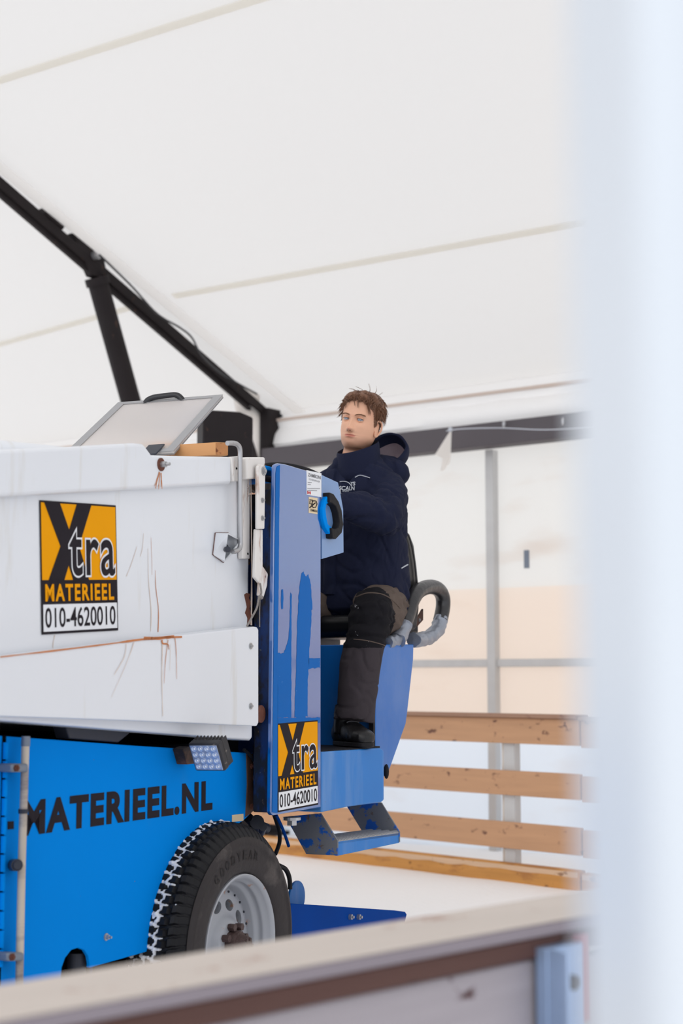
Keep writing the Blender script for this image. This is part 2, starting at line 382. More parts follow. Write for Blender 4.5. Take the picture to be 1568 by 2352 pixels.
# which local y is inside: camera side
_inside = (CAM - WP).dot(Vector((-math.sin(wall_rz), math.cos(wall_rz), 0)))
S = 1 if _inside > 0 else -1
def wbox(xa, xb, d0, d1, za, zb):
    ya, yb = sorted((S * d0, S * d1)); return box((xa, ya, za), (xb, yb, zb))
_k = 0
for px in (1137, 215 + 1330):
    xx = wl_(Wplane(px, 1300, WP, nW))
    _k += 1
    structure(wall_obj('trim_%d' % _k, MB().add(*wbox(xx - 0.035, xx + 0.035, 0.012 if S > 0 else 0.0, 0.08, 0, beam_b)), 'post_grey', bevel=0.006))
gz = Wplane(1148, 1523, WP, nW).z
structure(wall_obj('trim_3', MB().add(*wbox(x0, x1, 0.0, 0.05, gz - 0.03, gz + 0.03)), 'post_grey', bevel=0.006))
# eave valance (soft white band between beam and roof)
vv = []; vf = []; nn = 160
prof = [(0.10, beam_t - 0.02), (0.16, beam_t + 0.05), (0.13, beam_t + 0.14), (0.08, eave - 0.14), (0.10, eave - 0.09), (0.03, eave - 0.01), (-0.05, eave + 0.10)]
for i in range(nn + 1):
    x = x0 + (x1 - x0) * i / nn
    for j, (d, z) in enumerate(prof):
        wv_ = 0.02 * noise.noise(Vector((x * 2.3, j * 1.3, 3)))
        vv.append((x, S * (d + wv_), z + 0.012 * noise.noise(Vector((x * 3, j, 9)))))
m_ = len(prof)
for i in range(nn):
    for j in range(m_ - 1): vf.append((i * m_ + j, (i + 1) * m_ + j, (i + 1) * m_ + j + 1, i * m_ + j + 1))
structure(wall_obj('trim_4', (vv, vf), 'pvc_valance', smooth=True))
structure(wall_obj('trim_10', MB().add(*wbox(x0, x1, 0.085, 0.115, eave - 0.085, eave - 0.062)), 'fold_shadow'))  # tan strip painted for the shadow at the valance fold
# roof sheet
RP0 = Vector((COL.x, COL.y, eave))
# rafter lies in the vertical plane through the column, across the tent
nR = WD.copy()
ra = Wplane(0, 398, COL, nR); rslope = (ra.z - eave) / max(0.1, (COL - Vector((ra.x, ra.y, 0))).dot(QD))
RDIR = (-QD + Vector((0, 0, rslope))).normalized(); RN = RDIR.cross(WD).normalized()
if RN.z > 0: RN = -RN                                    # points down, into the tent
rv = []; rf = []; na, nb = 60, 50
for i in range(na + 1):
    for j in range(nb + 1):
        a = -16 + 26 * i / na; b = 17 * j / nb
        p = RP0 + WD * (-a) * -1 + RDIR * b
        bay = abs(((a) / 2.5) % 1 - 0.5)
        rv.append(p - RN * (0.02 + 0.05 * noise.noise(Vector((a * 0.5, b * 0.4, 1))) ** 2))
for i in range(na):
    for j in range(nb): k = i * (nb + 1) + j; rf.append((k, k + 1, k + nb + 2, k + nb + 1))
structure(obj('ceiling', (rv, rf), 'pvc_roof', smooth=True))
def roof_strip(name, pa, pb, wpx, m, drop=0.02, ext=0.0):
    a = Wplane(*pa, RP0 + RN * drop, RN); b = Wplane(*pb, RP0 + RN * drop, RN); d = (b - a).normalized(); a -= d * ext; b += d * ext
    s = d.cross(RN).normalized() * wpx * 0.5
    return structure(obj(name, prism([a - s, b - s, b + s, a + s], -RN * 0.006), m))
roof_strip('trim_5', (-60, 204), (620, -10), 0.055, 'seam', ext=4.0)
roof_strip('trim_6', (398, 681), (1980, 398), 0.06, 'seam')
roof_strip('trim_7', (-60, 808), (330, 699), 0.055, 'seam', ext=0.0)
roof_strip('trim_8', (-40, 405), (640, 985), 0.05, 'seam_pink', drop=0.03)
roof_strip('trim_9', (-40, 352), (690, 950), 0.12, 'seam_pale', drop=0.03)

# tent frame (one bay visible)
fr = thing('tent_truss', 'black steel tent framework with column, sloping rafter and leaning brace behind the machine', 'framework', COL)
def frm(v): return v - COL
def bar(a, b, wdt, hgt, side):
    d = (b - a).normalized(); s = side.normalized() * wdt / 2; h = d.cross(side).normalized() * hgt / 2
    return prism([a - s - h, a + s - h, a + s + h, a - s + h], b - a)
ci = -QD * 0.14
mb = MB().add(*bar(COL + ci, COL + ci + ZV * (eave + 0.02), 0.19, 0.17, WD)); mb.v = [frm(a) for a in mb.v]
obj('column', mb, 'tent_black', fr, bevel=0.01)
mb = MB(); mb.v = []
mb.add(*box((-0.16, -0.16, 0), (0.16, 0.16, 0.03))); obj('base_plate', mb.move(Matrix.Translation(ci) @ Matrix.Rotation(wall_rz, 4, 'Z')), 'tent_black', fr)
r0 = RP0 + RN * 0.07 + ci * 0.2; mb = MB().add(*bar(r0 - RDIR * 0.1, r0 + RDIR * 15, 0.075, 0.08, WD)); mb.v = [frm(a) for a in mb.v]
obj('rafter', mb, 'tent_black', fr, bevel=0.006)
mb = MB().add(*bar(r0 + RN * 0.062 + RDIR * 0.2, r0 + RN * 0.062 + RDIR * 3.6, 0.03, 0.03, WD)); mb.v = [frm(a) for a in mb.v]
obj('cable_tray', mb, 'tent_black', fr)
pb = Wplane(222, 640, COL, nR); pa = Wplane(322, 1000, COL, nR); pd = (pa - pb).normalized(); kk = (0.05 - pa.z) / pd.z; pg = pa + pd * kk
mb = MB().add(*cyl(pb, pg, 0.078, 24)); mb.add(*cyl(pb - pd * 0.01, pb + pd * 0.05, 0.092, 24)); mb.v = [frm(a) for a in mb.v]
br = obj('brace', mb, 'tent_black', fr, smooth=True)
rt = Wplane(160, 520, COL, nR); ru = Wplane(240, 598, COL, nR)
s_ = WD * 0.035
mb = MB().add(*prism([pb + QD * 0.09 - s_, pb - QD * 0.08 - s_, Wplane(160, 535, COL, nR) - s_, Wplane(232, 592, COL, nR) - s_], WD * 0.07)); mb.v = [frm(a) for a in mb.v]
obj('gusset', mb, 'tent_black', fr, bevel=0.01)
pc = Wplane(209, 589, COL, nR)
mb = MB().add(*cyl(pc - WD * 0.075, pc + WD * 0.075, 0.035, 18)); mb.v = [frm(a) for a in mb.v]
obj('bolt', mb, 'steel', fr, label='pale bolt head at the top of the brace')
pc = Wplane(118, 503, COL, nR)
mb = MB().add(*bar(pc - RDIR * 0.1, pc + RDIR * 0.1, 0.1, 0.07, WD)); mb.v = [frm(a) for a in mb.v]
obj('clamp', mb, 'tent_black', fr, bevel=0.01)
x_c = wl_(COL)
mb = MB().add(*wbox(x_c + 0.05, x1, 0.10, 0.26, beam_b, beam_t)); mt = Matrix.Translation(WP - COL) @ Matrix.Rotation(wall_rz, 4, 'Z'); mb.move(mt)
obj('eave_beam', mb, 'beam_dark', fr, bevel=0.006, label='long dark grey eave beam')
# cables along the rafter
def cab(pts, r, name, label):
    p = smooth_path([Wplane(*q, COL - WD * 0.1, nR) - (COL if name == 'hanging_cable' else Vector()) for q in pts], 6); o = obj(name, tube(p, r, 6), 'black_plastic', fr if name == 'hanging_cable' else None, smooth=True)
    if name == 'hanging_cable': o['label'] = label
    else: tag(o, label, 'cable')
    return o
cab([(228, 585), (300, 655), (360, 720), (412, 752), (440, 775), (462, 815), (500, 852), (545, 880), (590, 905)], 0.008, 'cable', 'thin cable sagging in a loop under the black rafter')
cab([(640, 950), (652, 965), (657, 1000), (668, 1022), (660, 1030)], 0.012, 'hanging_cable', 'short cable hanging beside the head of the black column')
# white cloth bulge left of the column
mb = MB(); cv = []
for i in range(9):
    for j in range(11):
        u_ = i / 8; v_ = j / 10
        px = 532 + 62 * u_ + 14 * v_ * (1 - u_); py = 880 + 25 * u_ + (75 + 75 * u_ ** 2) * v_
        p = Wplane(px, py, COL - QD * (0.25 + 0.12 * math.sin(PI * u_)), nW); cv.append(p)
mb.add(cv, [(i * 11 + j, (i + 1) * 11 + j, (i + 1) * 11 + j + 1, i * 11 + j + 1) for i in range(8) for j in range(10)])
o = structure(obj('trim_11', mb, 'fabric_white', smooth=True)); so = o.modifiers.new('s', 'SOLIDIFY'); so.thickness = 0.01
# dark cabinet behind the tank
cp = W(519, 1565, Y=9.2); cp.z = 0; top = W(519, 943, Y=9.2).z
pc = thing('loudspeaker_tower', 'tall black cabinet with sloping top standing behind the white tank', 'cabinet', cp, math.radians(12))
hw = 0.15
pts = [(-hw, 0, 0), (hw, 0, 0), (hw, 0, top - 0.035), (hw - 0.08, 0, top - 0.004), (-hw + 0.06, 0, top), (-hw, 0, top - 0.01)]
obj('housing', prism(pts, (0, 0.3, 0)), 'tent_black', pc, bevel=0.012); pc.name = 'black_cabinet'
obj('foot', MB().add(*box((-hw - 0.03, -0.03, 0), (hw + 0.03, 0.33, 0.04))), 'tent_black', pc, bevel=0.006)
# small grey plate on the wall
a = Wplane(1204, 1264, WP, nW); b = Wplane(1216, 1305, WP, nW)
o = wall_obj('wall_notice', MB().add(*wbox(wl_(a), wl_(b), 0.001, 0.012, b.z, a.z)), 'tape_grey', bevel=0.002)
tag(o, 'small grey upright plate fixed to the white tent wall', 'plate')
# added dark block, unseen at right, only to be mirrored in the blue panel
_q = WP - WD * 4.95 - QD * 0.75
ck = thing('reflection_block', 'added dark block out of view, placed to darken the reflection in the blue panel', 'cabinet', _q, wall_rz)
obj('housing', MB().add(*box((-0.14, -0.2, 0.06), (0.14, 0.2, 2.15))), 'tent_black', ck, bevel=0.01)  # body of the added reflection block
obj('reflection_block_base', MB().add(*box((-0.12, -0.18, 0), (0.12, 0.18, 0.06))), 'hole_black', ck)
# bunting
def wi(px, py, d): return Wplane(px, py, WP - QD * d, nW)
bt = thing('bunting', 'string with a white triangular pennant hanging before the dark eave beam', 'bunting', wi(1033, 988, 0.5))
bo = bt.location.copy()
mb = MB().add(*tube([wi(*q, 0.5) - bo for q in ((1025, 990), (1060, 985), (1150, 983), (1240, 987), (1320, 984), (1420, 976))], 0.004, 6, smooth=5)); obj('string', mb, 'piping', bt, smooth=True)
tri = [wi(*q, 0.5) - bo for q in ((1036, 984), (1033, 1052), (1016, 1078), (1012, 1048), (1001, 1046))]
tri = [wi(1037, 984, 0.5) - bo, wi(1035, 1040, 0.48) - bo, wi(1034, 1060, 0.52) - bo, wi(1020, 1080, 0.5) - bo, wi(1012, 1082, 0.49) - bo, wi(1016, 1052, 0.5) - bo, wi(999, 1044, 0.52) - bo]
o = obj('pennant', prism(tri, WD * 0.004 + QD * 0.004), 'fabric_white', bt)
obj('knot', sphere(wi(1034, 987, 0.5) - bo, 0.018, 10, 6), 'piping', bt, smooth=True)
for i, px in enumerate((1157, 1293)):
    p = wi(px, 974 - 6 * i, 0.3); o = obj('beam_clip', sphere(p, (0.014, 0.014, 0.03), 10, 6), 'steel', smooth=True)
    tag(o, ('left' if i == 0 else 'right') + ' one of two small pale clips on the eave beam', 'clip', 'clips on the eave beam')

# ------------------------------------------------------------------ far fence
FA = math.radians(-43); FD = Vector((-math.sin(FA) * 1, -math.cos(FA), 0))  # to the right and nearer
fp = W(1158, 2024, z=0.0); f_rz = math.atan2(FD.y, FD.x)
fn = Vector((-FD.y, FD.x, 0));  fn = fn if fn.y > 0 else -fn
def fz(py): return Wplane(1158, py, fp, fn).z
def fx(px): return (Wplane(px, 1700, fp, fn) - fp).dot(FD)
fe = thing('rink_fence', 'wooden rink fence of brown horizontal boards behind the machine, left of the board joint', 'fence', fp, f_rz)
Sf = 1 if (Vector((-math.sin(f_rz), math.cos(f_rz), 0)).dot(fn)) > 0 else -1    # +: away from camera
def fbox(xa, xb, d0, d1, za, zb):
    ya, yb = sorted((Sf * d0, Sf * d1)); return box((xa, ya, za), (xb, yb, zb))
def fence_panel(root, xa, xb, dz=0.0, dd=0.0):
    obj('cap_rail', MB().add(*fbox(xa, xb, -0.03 + dd, 0.10, fz(1648) + dz, fz(1639) + dz)), 'fence_cap', root, bevel=0.004)
    for (a, b) in ((1648, 1707), (1769, 1826), (1887, 1948)):
        obj('board', MB().add(*fbox(xa, xb, dd, 0.035 + dd, fz(b) + dz, fz(a) + dz - 0.001)), 'fence_wood', root, bevel=0.004)
    obj('curb_beam', MB().add(*fbox(xa, xb, dd - 0.02, 0.05 + dd, -0.01, fz(1981) + dz)), 'curb_wood', root, bevel=0.008, label='orange stained damp curb beam on the ice')
    zt_ = fz(1981) + dz; n_ = 90; pv = []
    for i in range(n_ + 1):
        x = xa + 0.01 + (xb - xa - 0.02) * i / n_; pv.append((x, Sf * (dd - 0.0215), zt_ - 0.035 - 0.022 * abs(noise.noise(Vector((x * 3.1, 0, 5)))) - 0.02 * max(0, noise.noise(Vector((x * 1.1, 3, 0))))))
    m_c = len(pv); pv += [(a[0], a[1], zt_ - 0.009) for a in pv]
    obj('dry_edge', (pv, [(i, i + 1, m_c + i + 1, m_c + i) for i in range(n_)]), 'curb_dry', root, label='pale dry upper part of the curb')
fence_panel(fe, fx(300), fx(1330))
for px, m, wd, dn in ((1173, 'post_grey', 0.045, 0.06), (1156, 'post_cream', 0.035, 0.10)):
    xx = fx(px) - 0.05
    obj('post', MB().add(*fbox(xx - wd, xx + wd, 0.036 + dn - 0.06, 0.036 + dn, 0, fz(1650))), m, fe, bevel=0.004)
fe2 = thing('rink_fence', 'wooden rink fence panel right of the board joint, fading behind the white pole', 'fence', fp, f_rz)
fence_panel(fe2, fx(1332), fx(1332) + 2.6, -0.012, 0.012)
xx = fx(1332) + 1.9; obj('post', MB().add(*fbox(xx - 0.04, xx + 0.04, 0.05, 0.11, 0, fz(1665))), 'post_grey', fe2, bevel=0.004)

# ------------------------------------------------------------------ near fence (out of focus)
na_ = W(360, 2272, z=0.887); nb_ = W(960, 2165, z=0.887); ND = (nb_ - na_); ND.z = 0; ND.normalize(); n_rz = math.atan2(ND.y, ND.x)
nf = thing('spectator_fence', 'blurred pale wooden barrier crossing the bottom foreground on a metal post', 'fence', Vector((na_.x, na_.y, 0)), n_rz)
obj('cap_shaded_front', MB().add(*box((-2.2, 0.001, 0.862), (2.6, 0.164, 0.8805))), 'near_cap_shade', nf, bevel=0.002, label='grey front of the cap, shade put into its colour')  # greyer than the cap, painting its front as the shaded side
o = obj('cap_rail', MB().add(*box((-2.2, 0.0, 0.881), (2.6, 0.165, 0.887))), 'near_cap', nf, bevel=0.006, label='pale planed cap board')
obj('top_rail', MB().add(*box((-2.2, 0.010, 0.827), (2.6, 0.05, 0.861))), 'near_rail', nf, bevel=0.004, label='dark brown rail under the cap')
def nx_(px, y=0.0):
    o_ = Vector((na_.x, na_.y, 0)) + Vector((-ND.y, ND.x, 0)) * y
    p = Wplane(px, 2200, o_, Vector((-ND.y, ND.x, 0))); return (p - o_).dot(ND)
for i, (za, zb) in enumerate(((0.66, 0.826), (0.40, 0.62), (0.02, 0.22))):
    obj('board', MB().add(*box((-2.2, 0.02, za), (nx_(1335), 0.045, zb))), 'near_board', nf, bevel=0.004)
    obj('board', MB().add(*box((nx_(1340), 0.02, za - 0.01), (2.6, 0.045, zb - 0.01))), 'near_board', nf, bevel=0.004)
xa, xb = nx_(1243, -0.0), nx_(1322, -0.0)
pm = MB().add(*box((xa, -0.012, 0.0), (xb, 0.012, 0.845))).add(*box((xa, -0.05, 0.0), (xa + 0.006, -0.012, 0.845)))
po = obj('post', pm, 'galvanised', nf, bevel=0.002, label='bluish galvanised metal post')
obj('bolt', cyl(((xa + xb) / 2, -0.012, 0.79), ((xa + xb) / 2, -0.03, 0.79), 0.012, 8), 'frame_steel', po)
obj('red_stake', MB().add(*box((xb + 0.003, -0.006, 0.72), (xb + 0.022, 0.012, 0.855))), 'red_paint', nf, label='dull red strip beside the metal post')

# ------------------------------------------------------------------ white tent pole right beside the camera
tp = thing('tent_pole', 'very blurred broad white tent pole filling the right edge of the picture', 'pole', (0.168, 0.60, 0), math.radians(8))
obj('tube', MB().add(*box((-0.068, -0.05, 0.012), (0.075, 0.05, 3.2))), 'tent_pole_white', tp, bevel=0.008, seg=3)
obj('foot_plate', MB().add(*box((-0.11, -0.09, 0), (0.11, 0.09, 0.012))), 'steel', tp)

# ================================================================== THE MACHINE
V_RZ = math.atan2(U.y, U.x)
mc = thing('ice_resurfacer', 'big blue and white ice resurfacing machine with snow tank and snowy rear tyre', 'vehicle', O, V_RZ)
def L(pts, y): return [P(a, b, y=y) for a, b in pts]
def plate(name, pts, y, d, m, parent=mc, bevel=0.004, label=None, extra=None, seg=2):
    q = L(pts, y) + (extra or []); return obj(name, prism(q, (0, d, 0)), m, parent, bevel=bevel, label=label, seg=seg)
def on_side(xz, y): return [Vector((a, y, b)) for a, b in xz]

# --- white snow tank
zb_l = P(-350, 1625, y=0.08)
q = L([(580, 1056), (582, 1400), (582, 1690)], 0.08); xr = q[0].x
sec = [(-2.4, P(0, 1640, y=0.08).z + 0.06), (xr, P(580, 1692, y=0.08).z), (xr, P(580, 1058, y=0.08).z), (-0.5, P(345, 1044, y=0.08).z), (-2.4, 1.83)]
obj('snow_tank', prism(on_side(sec, 0.08), (0, 1.5, 0)), 'white_tank', mc, bevel=0.035, seg=5, label='white snow tank')
def z_on(pxa, pya, pxb, pyb, y, x):
    a = P(pxa, pya, y=y); b = P(pxb, pyb, y=y); return a.z + (b.z - a.z) * (x - a.x) / (b.x - a.x)
ol = [Vector((-2.4, 0.05, z_on(0, 1142, 530, 1112, 0.05, -2.4)))] + L([(0, 1142), (532, 1112), (532, 1049), (420, 1047), (350, 1045), (338, 1028), (330, 1019), (310, 1017)], 0.05) + \
     L([(150, 1026), (0, 1032)], 0.05) + [Vector((-2.4, 0.05, z_on(0, 1032, 150, 1026, 0.05, -2.4)))]
obj('tank_rim', prism(ol, (0, 0.30, 0)), 'white_tank', mc, bevel=0.012, seg=4, label='white folded rim along the tank top')
ol = [Vector((-2.4, 0, z_on(0, 1645, 593, 1665, 0, -2.4)))] + L([(0, 1645), (300, 1655), (590, 1668)], 0.0) + L([(594, 1660), (594, 1446), (590, 1440), (582, 1439)], 0.0) + \
     [P(0, 1510, y=0), Vector((-2.4, 0, z_on(0, 1510, 590, 1440, 0, -2.4)))]
cv_ = obj('side_cover', prism(ol, (0, 0.078, 0)), 'white_tank', mc, bevel=0.022, seg=5, label='white smooth side cover')
ol = [Vector((-2.4, .05, z_on(0, 1655, 580, 1700, .05, -2.4)))] + L([(0, 1655), (575, 1701), (580, 1695), (580, 1655)], 0.05) + [Vector((-2.4, .05, z_on(0, 1600, 580, 1655, .05, -2.4)))]
obj('bottom_rail', prism(ol, (0, 0.10, 0)), 'white_tank', mc, bevel=0.008, seg=3, label='white lower edge of the tank')
def hexbolt(name, px, py, y, r, m, parent=mc, washer=0, wm='steel', out=0.012, label=None):
    p = P(px, py, y=y); mb = MB()
    if washer: mb.add(*cyl(p, p + Vector((0, -0.003, 0)), washer, 20), mi=1)
    mb.add(*cyl(p, p + Vector((0, -out, 0)), r, 6)); mb.add(*cyl(p, p + Vector((0, -out * 1.7, 0)), r * 0.5, 10))
    return obj(name, mb, [m, wm], parent, label=label)
for px, py in ((575, 1484), (575, 1622)): hexbolt('bolt', px, py, 0.0, 0.007, 'steel', cv_, 0.011, out=0.006)
hexbolt('bolt', 369, 1067, 0.05, 0.010, 'steel', mc, 0.021, 'rust_dark', 0.02, 'bolt on a rusty washer')
# rust runs
def streak(pts, w0, w1, y, m='rust_stain', parent=mc):
    pp = smooth_path([P(a, b, y=y) for a, b in pts], 4); n = len(pp); v = []; f = []
    for i, p in enumerate(pp):
        t = i / (n - 1); wd = (w0 + (w1 - w0) * t) * (0.7 + 0.6 * random.random()) / 2
        d = (pp[min(i + 1, n - 1)] - pp[max(i - 1, 0)]).normalized(); s = Vector((-d.z, 0, d.x)) * wd
        v += [p - s, p + s]
    for i in range(n - 1): f.append((2 * i, 2 * i + 1, 2 * i + 3, 2 * i + 2))
    return v, f
def stains(lst, y, m, parent=mc):
    for pts, a, b in lst: obj('rust_streak', MB().add(*streak(pts, a, b, y)), m, parent)
stains([([(366, 1084), (362, 1100), (357, 1122)], .006, .004), ([(367, 1084), (366, 1104), (364, 1124)], .005, .003), ([(370, 1086), (371, 1106), (372, 1123)], .006, .004), ([(364, 1090), (359, 1105), (355, 1116)], .003, .002)], 0.0485, 'rust_stain')
stains([([(357, 1310), (358, 1350), (364, 1400), (363, 1452)], .0015, .0045), ([(347, 1235), (349, 1290), (349, 1320)], .001, .001)], 0.0785, 'rust_stain')
stains([([(340, 1260), (341, 1330), (347, 1400), (346, 1450)], .002, .003), ([(330, 1225), (327, 1260), (322, 1278)], .002, .0015), ([(315, 1255), (300, 1300), (290, 1324)], .0015, .002), ([(126, 1458), (122, 1478), (122, 1492)], .0025, .0025)], 0.0785, 'rust_faint')
stains([([(0, 1509), (120, 1495), (250, 1479), (330, 1468), (400, 1462)], .003, .007), ([(330, 1466), (365, 1466), (385, 1464), (418, 1463)], .012, .005),
        ([(372, 1470), (374, 1478), (386, 1480), (388, 1492)], .008, .003), ([(402, 1466), (405, 1500), (406, 1560)], .0035, .0015), ([(386, 1470), (380, 1520), (377, 1570)], .003, .0012)], -0.0025, 'rust_stain')
stains([([(290, 1480), (285, 1510), (262, 1550)], .003, .0015), ([(308, 1475), (292, 1520), (256, 1602)], .003, .0012), ([(373, 1480), (372, 1560), (374, 1645)], .004, .002), ([(392, 1480), (390, 1540)], .002, .001)], -0.0025, 'rust_faint')
obj('rust_patch', MB().add(*prism(L([(561, 1366), (566, 1362), (574, 1364), (572, 1374), (576, 1384), (573, 1398), (577, 1414), (575, 1434), (568, 1436), (569, 1420), (563, 1408), (567, 1394), (564, 1380)], 0.0785), (0, 0.001, 0))), 'rust_dark', mc, label='dark rust patch where the white paint has peeled')
stains([([(576, 1100), (577, 1200), (578, 1300), (577, 1436)], .006, .012)], 0.0785, 'rust_faint')

# --- advertising stickers
def sticker(sx0, sz0, w_, h_, y, tilt, name='advertising_sticker', label='orange, black and white square sticker'):
    R = Matrix.Translation(Vector((sx0, y, sz0))) @ Matrix.Rotation(-tilt, 4, 'Y')
    def quad(pts, dy): return [Vector((a * w_, -dy, b * h_)) for a, b in pts]
    def flat(name, polys, dy, m, par):
        mb = MB()
        for pts in polys: mb.add(quad(pts, dy), [tuple(range(len(pts)))])
        return obj(name, mb.move(R), m, par)
    v, f = prism(quad([(0, 0), (1, 0), (1, 1), (0, 1)], 0.001), (0, 0.001, 0))
    mb = MB().add(v, f); st = obj(name, mb.move(R), 'black_decal', mc, label=label)
    flat('orange_field', [[(0.012, 0.405), (0.988, 0.405), (0.988, 0.985), (0.012, 0.985)]], 0.0018, 'orange_decal', st)
    t, b = 0.992, 0.40
    ol_, orr, m1x, m2x = 0.243, 0.492, 0.36, 0.345
    flat('letter_x', [[(0.045, t), (0.245, t), (0.358, 0.79), (0.465, t), (0.66, t), (0.485, 0.665), (0.61, b), (0.40, b), (0.345, 0.515), (0.285, b), (0.085, b), (0.243, 0.66)]], 0.0026, 'black_decal', st)
    flat('number_field', [[(0.02, 0.02), (0.985, 0.02), (0.985, 0.222), (0.02, 0.222)]], 0.0018, 'white_decal', st)
    ref = text_raw('tra', 0.012, 1.12)
    for nm, off, dy, m in (('letter_outline', 0.038, 0.0034, 'white_decal'), ('lettering', 0.012, 0.0042, 'black_decal')):
        v, f = flat_text('tra', 0.61 * w_, 0.345 * h_, off, 1.12, ref=ref)
        mb = MB().add([Vector((a.x + 0.352 * w_, -dy, a.z + 0.435 * h_)) for a in v], f); obj(nm, mb.move(R), m, st)
    v, f = flat_text('MATERIEEL', 0.90 * w_, 0.13 * h_, 0.030, 1.22)
    obj('lettering', MB().add([Vector((a.x + 0.045 * w_, -0.0026, a.z + 0.245 * h_)) for a in v], f).move(R), 'orange_decal', st)
    v, f = flat_text('010-4620010', 0.92 * w_, 0.15 * h_, 0.012, 1.02)
    obj('number', MB().add([Vector((a.x + 0.04 * w_, -0.0026, a.z + 0.048 * h_)) for a in v], f).move(R), 'black_decal', st)
    return st
tl = P(93, 1150, y=0.078); bl = P(98, 1458, y=0.078); brr = P(273, 1448, y=0.078)
tilt = math.atan2(brr.z - bl.z, brr.x - bl.x)
sticker(bl.x - 0.005, bl.z, (brr - bl).length, 0.376, 0.078, tilt)

# --- raised lid (opened backwards)
lBR = Vector((-0.034, 0.269, 2.04)); lTR = Vector((0.492, 0.383, 2.333)); lTL = Vector((0.407, 0.801, 2.322)); lBL = Vector((-0.118, 0.687, 2.032))
ex = (lTR - lBR); ey = (lTL - lTR); ln = ex.cross(ey).normalized()
def lidp(a, b, h=0): return lBR + ex * a + ey * b + ln * h      # a: hinge->free edge, b: near->far
lid = obj('tank_lid', prism([lidp(0, 0), lidp(1, 0), lidp(1, 1), lidp(0, 1)], ln * 0.008), 'lid_plastic', mc, bevel=0.002, label='raised pale translucent hatch lid')
for a0, a1, b0, b1 in ((0, 1, 0, 0.075), (0, 1, 0.925, 1), (0, 0.05, 0.075, 0.925), (0.955, 1, 0.075, 0.925)):
    for hh in (0.009, -0.003):
        obj('edge_strip', prism([lidp(a0, b0, hh), lidp(a1, b0, hh), lidp(a1, b1, hh), lidp(a0, b1, hh)], ln * 0.002), 'steel_frame', lid)
hp = [lidp(0.97, 0.50, 0), lidp(0.985, 0.49, 0) + Vector((0, 0, 0.03)), lidp(0.99, 0.42, 0) + Vector((0, 0, 0.05)), lidp(0.99, 0.25, 0) + Vector((0, 0, 0.052)), lidp(0.985, 0.17, 0) + Vector((0, 0, 0.03)), lidp(0.97, 0.13, 0)]
_sg = 1 if ln.z > 0 else -1
HA = lambda px, py: None
hpts = []
for px, py in ((331, 938), (336, 922), (352, 913), (380, 909), (402, 907), (414, 913), (424, 928)):
    # handle stands up from the lid in the vertical plane of its free edge
    n_ = ex.cross(ZV).cross(ZV).normalized() if False else Vector((-ey.y, ey.x, 0)).normalized()
    r = ray(px, py); c = CAM - O; cl = Vector((c.dot(U), c.dot(I), c.z)); rl = Vector((r.dot(U), r.dot(I), r.z)); p0 = lidp(0.96, 0)
    hpts.append(cl + rl * ((p0 - cl).dot(n_) / rl.dot(n_)))
obj('handle', tube(smooth_path(hpts, 5), 0.0115, 10, flat=0.75), 'black_plastic', lid, smooth=True, label='black grab handle')
obj('hinge', MB().add(*prism([lidp(-0.06, 0.12, .012), lidp(0.10, 0.12, .012), lidp(0.10, 0.26, .012), lidp(-0.06, 0.26, .012)], ln * 0.006)), 'frame_steel', lid, bevel=0.002)
# timber on the tank
zt_ = 2.081
c0 = P(494, 1015.5, z=zt_); c1 = P(524, 1016.6, z=zt_); c2 = P(400, 1021.5, z=zt_)
inw = Vector((0.35, 0.94, 0)).normalized() * 0.085; c2 = c0 + (c2 - c0) * 1.5
tb = thing('timber_block', 'short sawn orange-brown timber lying on top of the white tank', 'timber', O + U * c0.x + I * c0.y + ZV * 2.036, V_RZ)
_o = Vector((c0.x, c0.y, zt_))
q_ = [p - _o for p in (c0, c1, c1 + inw, c2 + inw, c2)]
obj('plank', prism([Vector((p.x, p.y, 0)) for p in q_], (0, 0, 0.045)), 'bare_wood', tb, bevel=0.002)
en = (c1 - c0).normalized(); out_ = Vector((en.y, -en.x, 0)); out_ = out_ * 0.0012 * (1 if out_.dot(Vector((c.dot(U), c.dot(I), 0)) - c0) > 0 else -1)
obj('end_grain', prism([en * 0.002 + out_ + ZV * 0.002, (c1 - c0) - en * 0.002 + out_ + ZV * 0.002, (c1 - c0) - en * 0.002 + out_ + ZV * 0.043, en * 0.002 + out_ + ZV * 0.043], -out_ * 0.5), 'end_wood', tb, label='rough darker sawn end')

# --- fittings at the tank's rear corner
plate('corner_bracket', [(531, 1049), (553, 1047), (556, 1105), (536, 1106)], 0.046, 0.02, 'white_bracket')
plate('corner_bracket', [(553, 1050), (568, 1051), (570, 1097), (556, 1098)], 0.05, 0.05, 'white_bracket')
for px, py in ((543, 1076), (560, 1076)): hexbolt('bolt_hole', px, py, 0.0455, 0.0045, 'hole_black', out=0.001)
plate('corner_channel', [(556, 1100), (574, 1098), (574, 1284), (557, 1283)], 0.058, 0.02, 'white_bracket', label='white rust-streaked corner channel')
hexbolt('bolt_hole', 569, 1272, 0.0575, 0.0045, 'hole_black', out=0.001)
obj('drain_pipe', tube([P(*q, y=0.03) for q in ((522, 1018), (536, 1018), (546, 1022), (551, 1034), (551, 1060), (551, 1120), (551, 1180), (552, 1235), (552, 1252), (548, 1262), (540, 1266), (534, 1267))], 0.0085, 10, smooth=4), 'steel', mc, smooth=True, label='thin grey bent pipe')
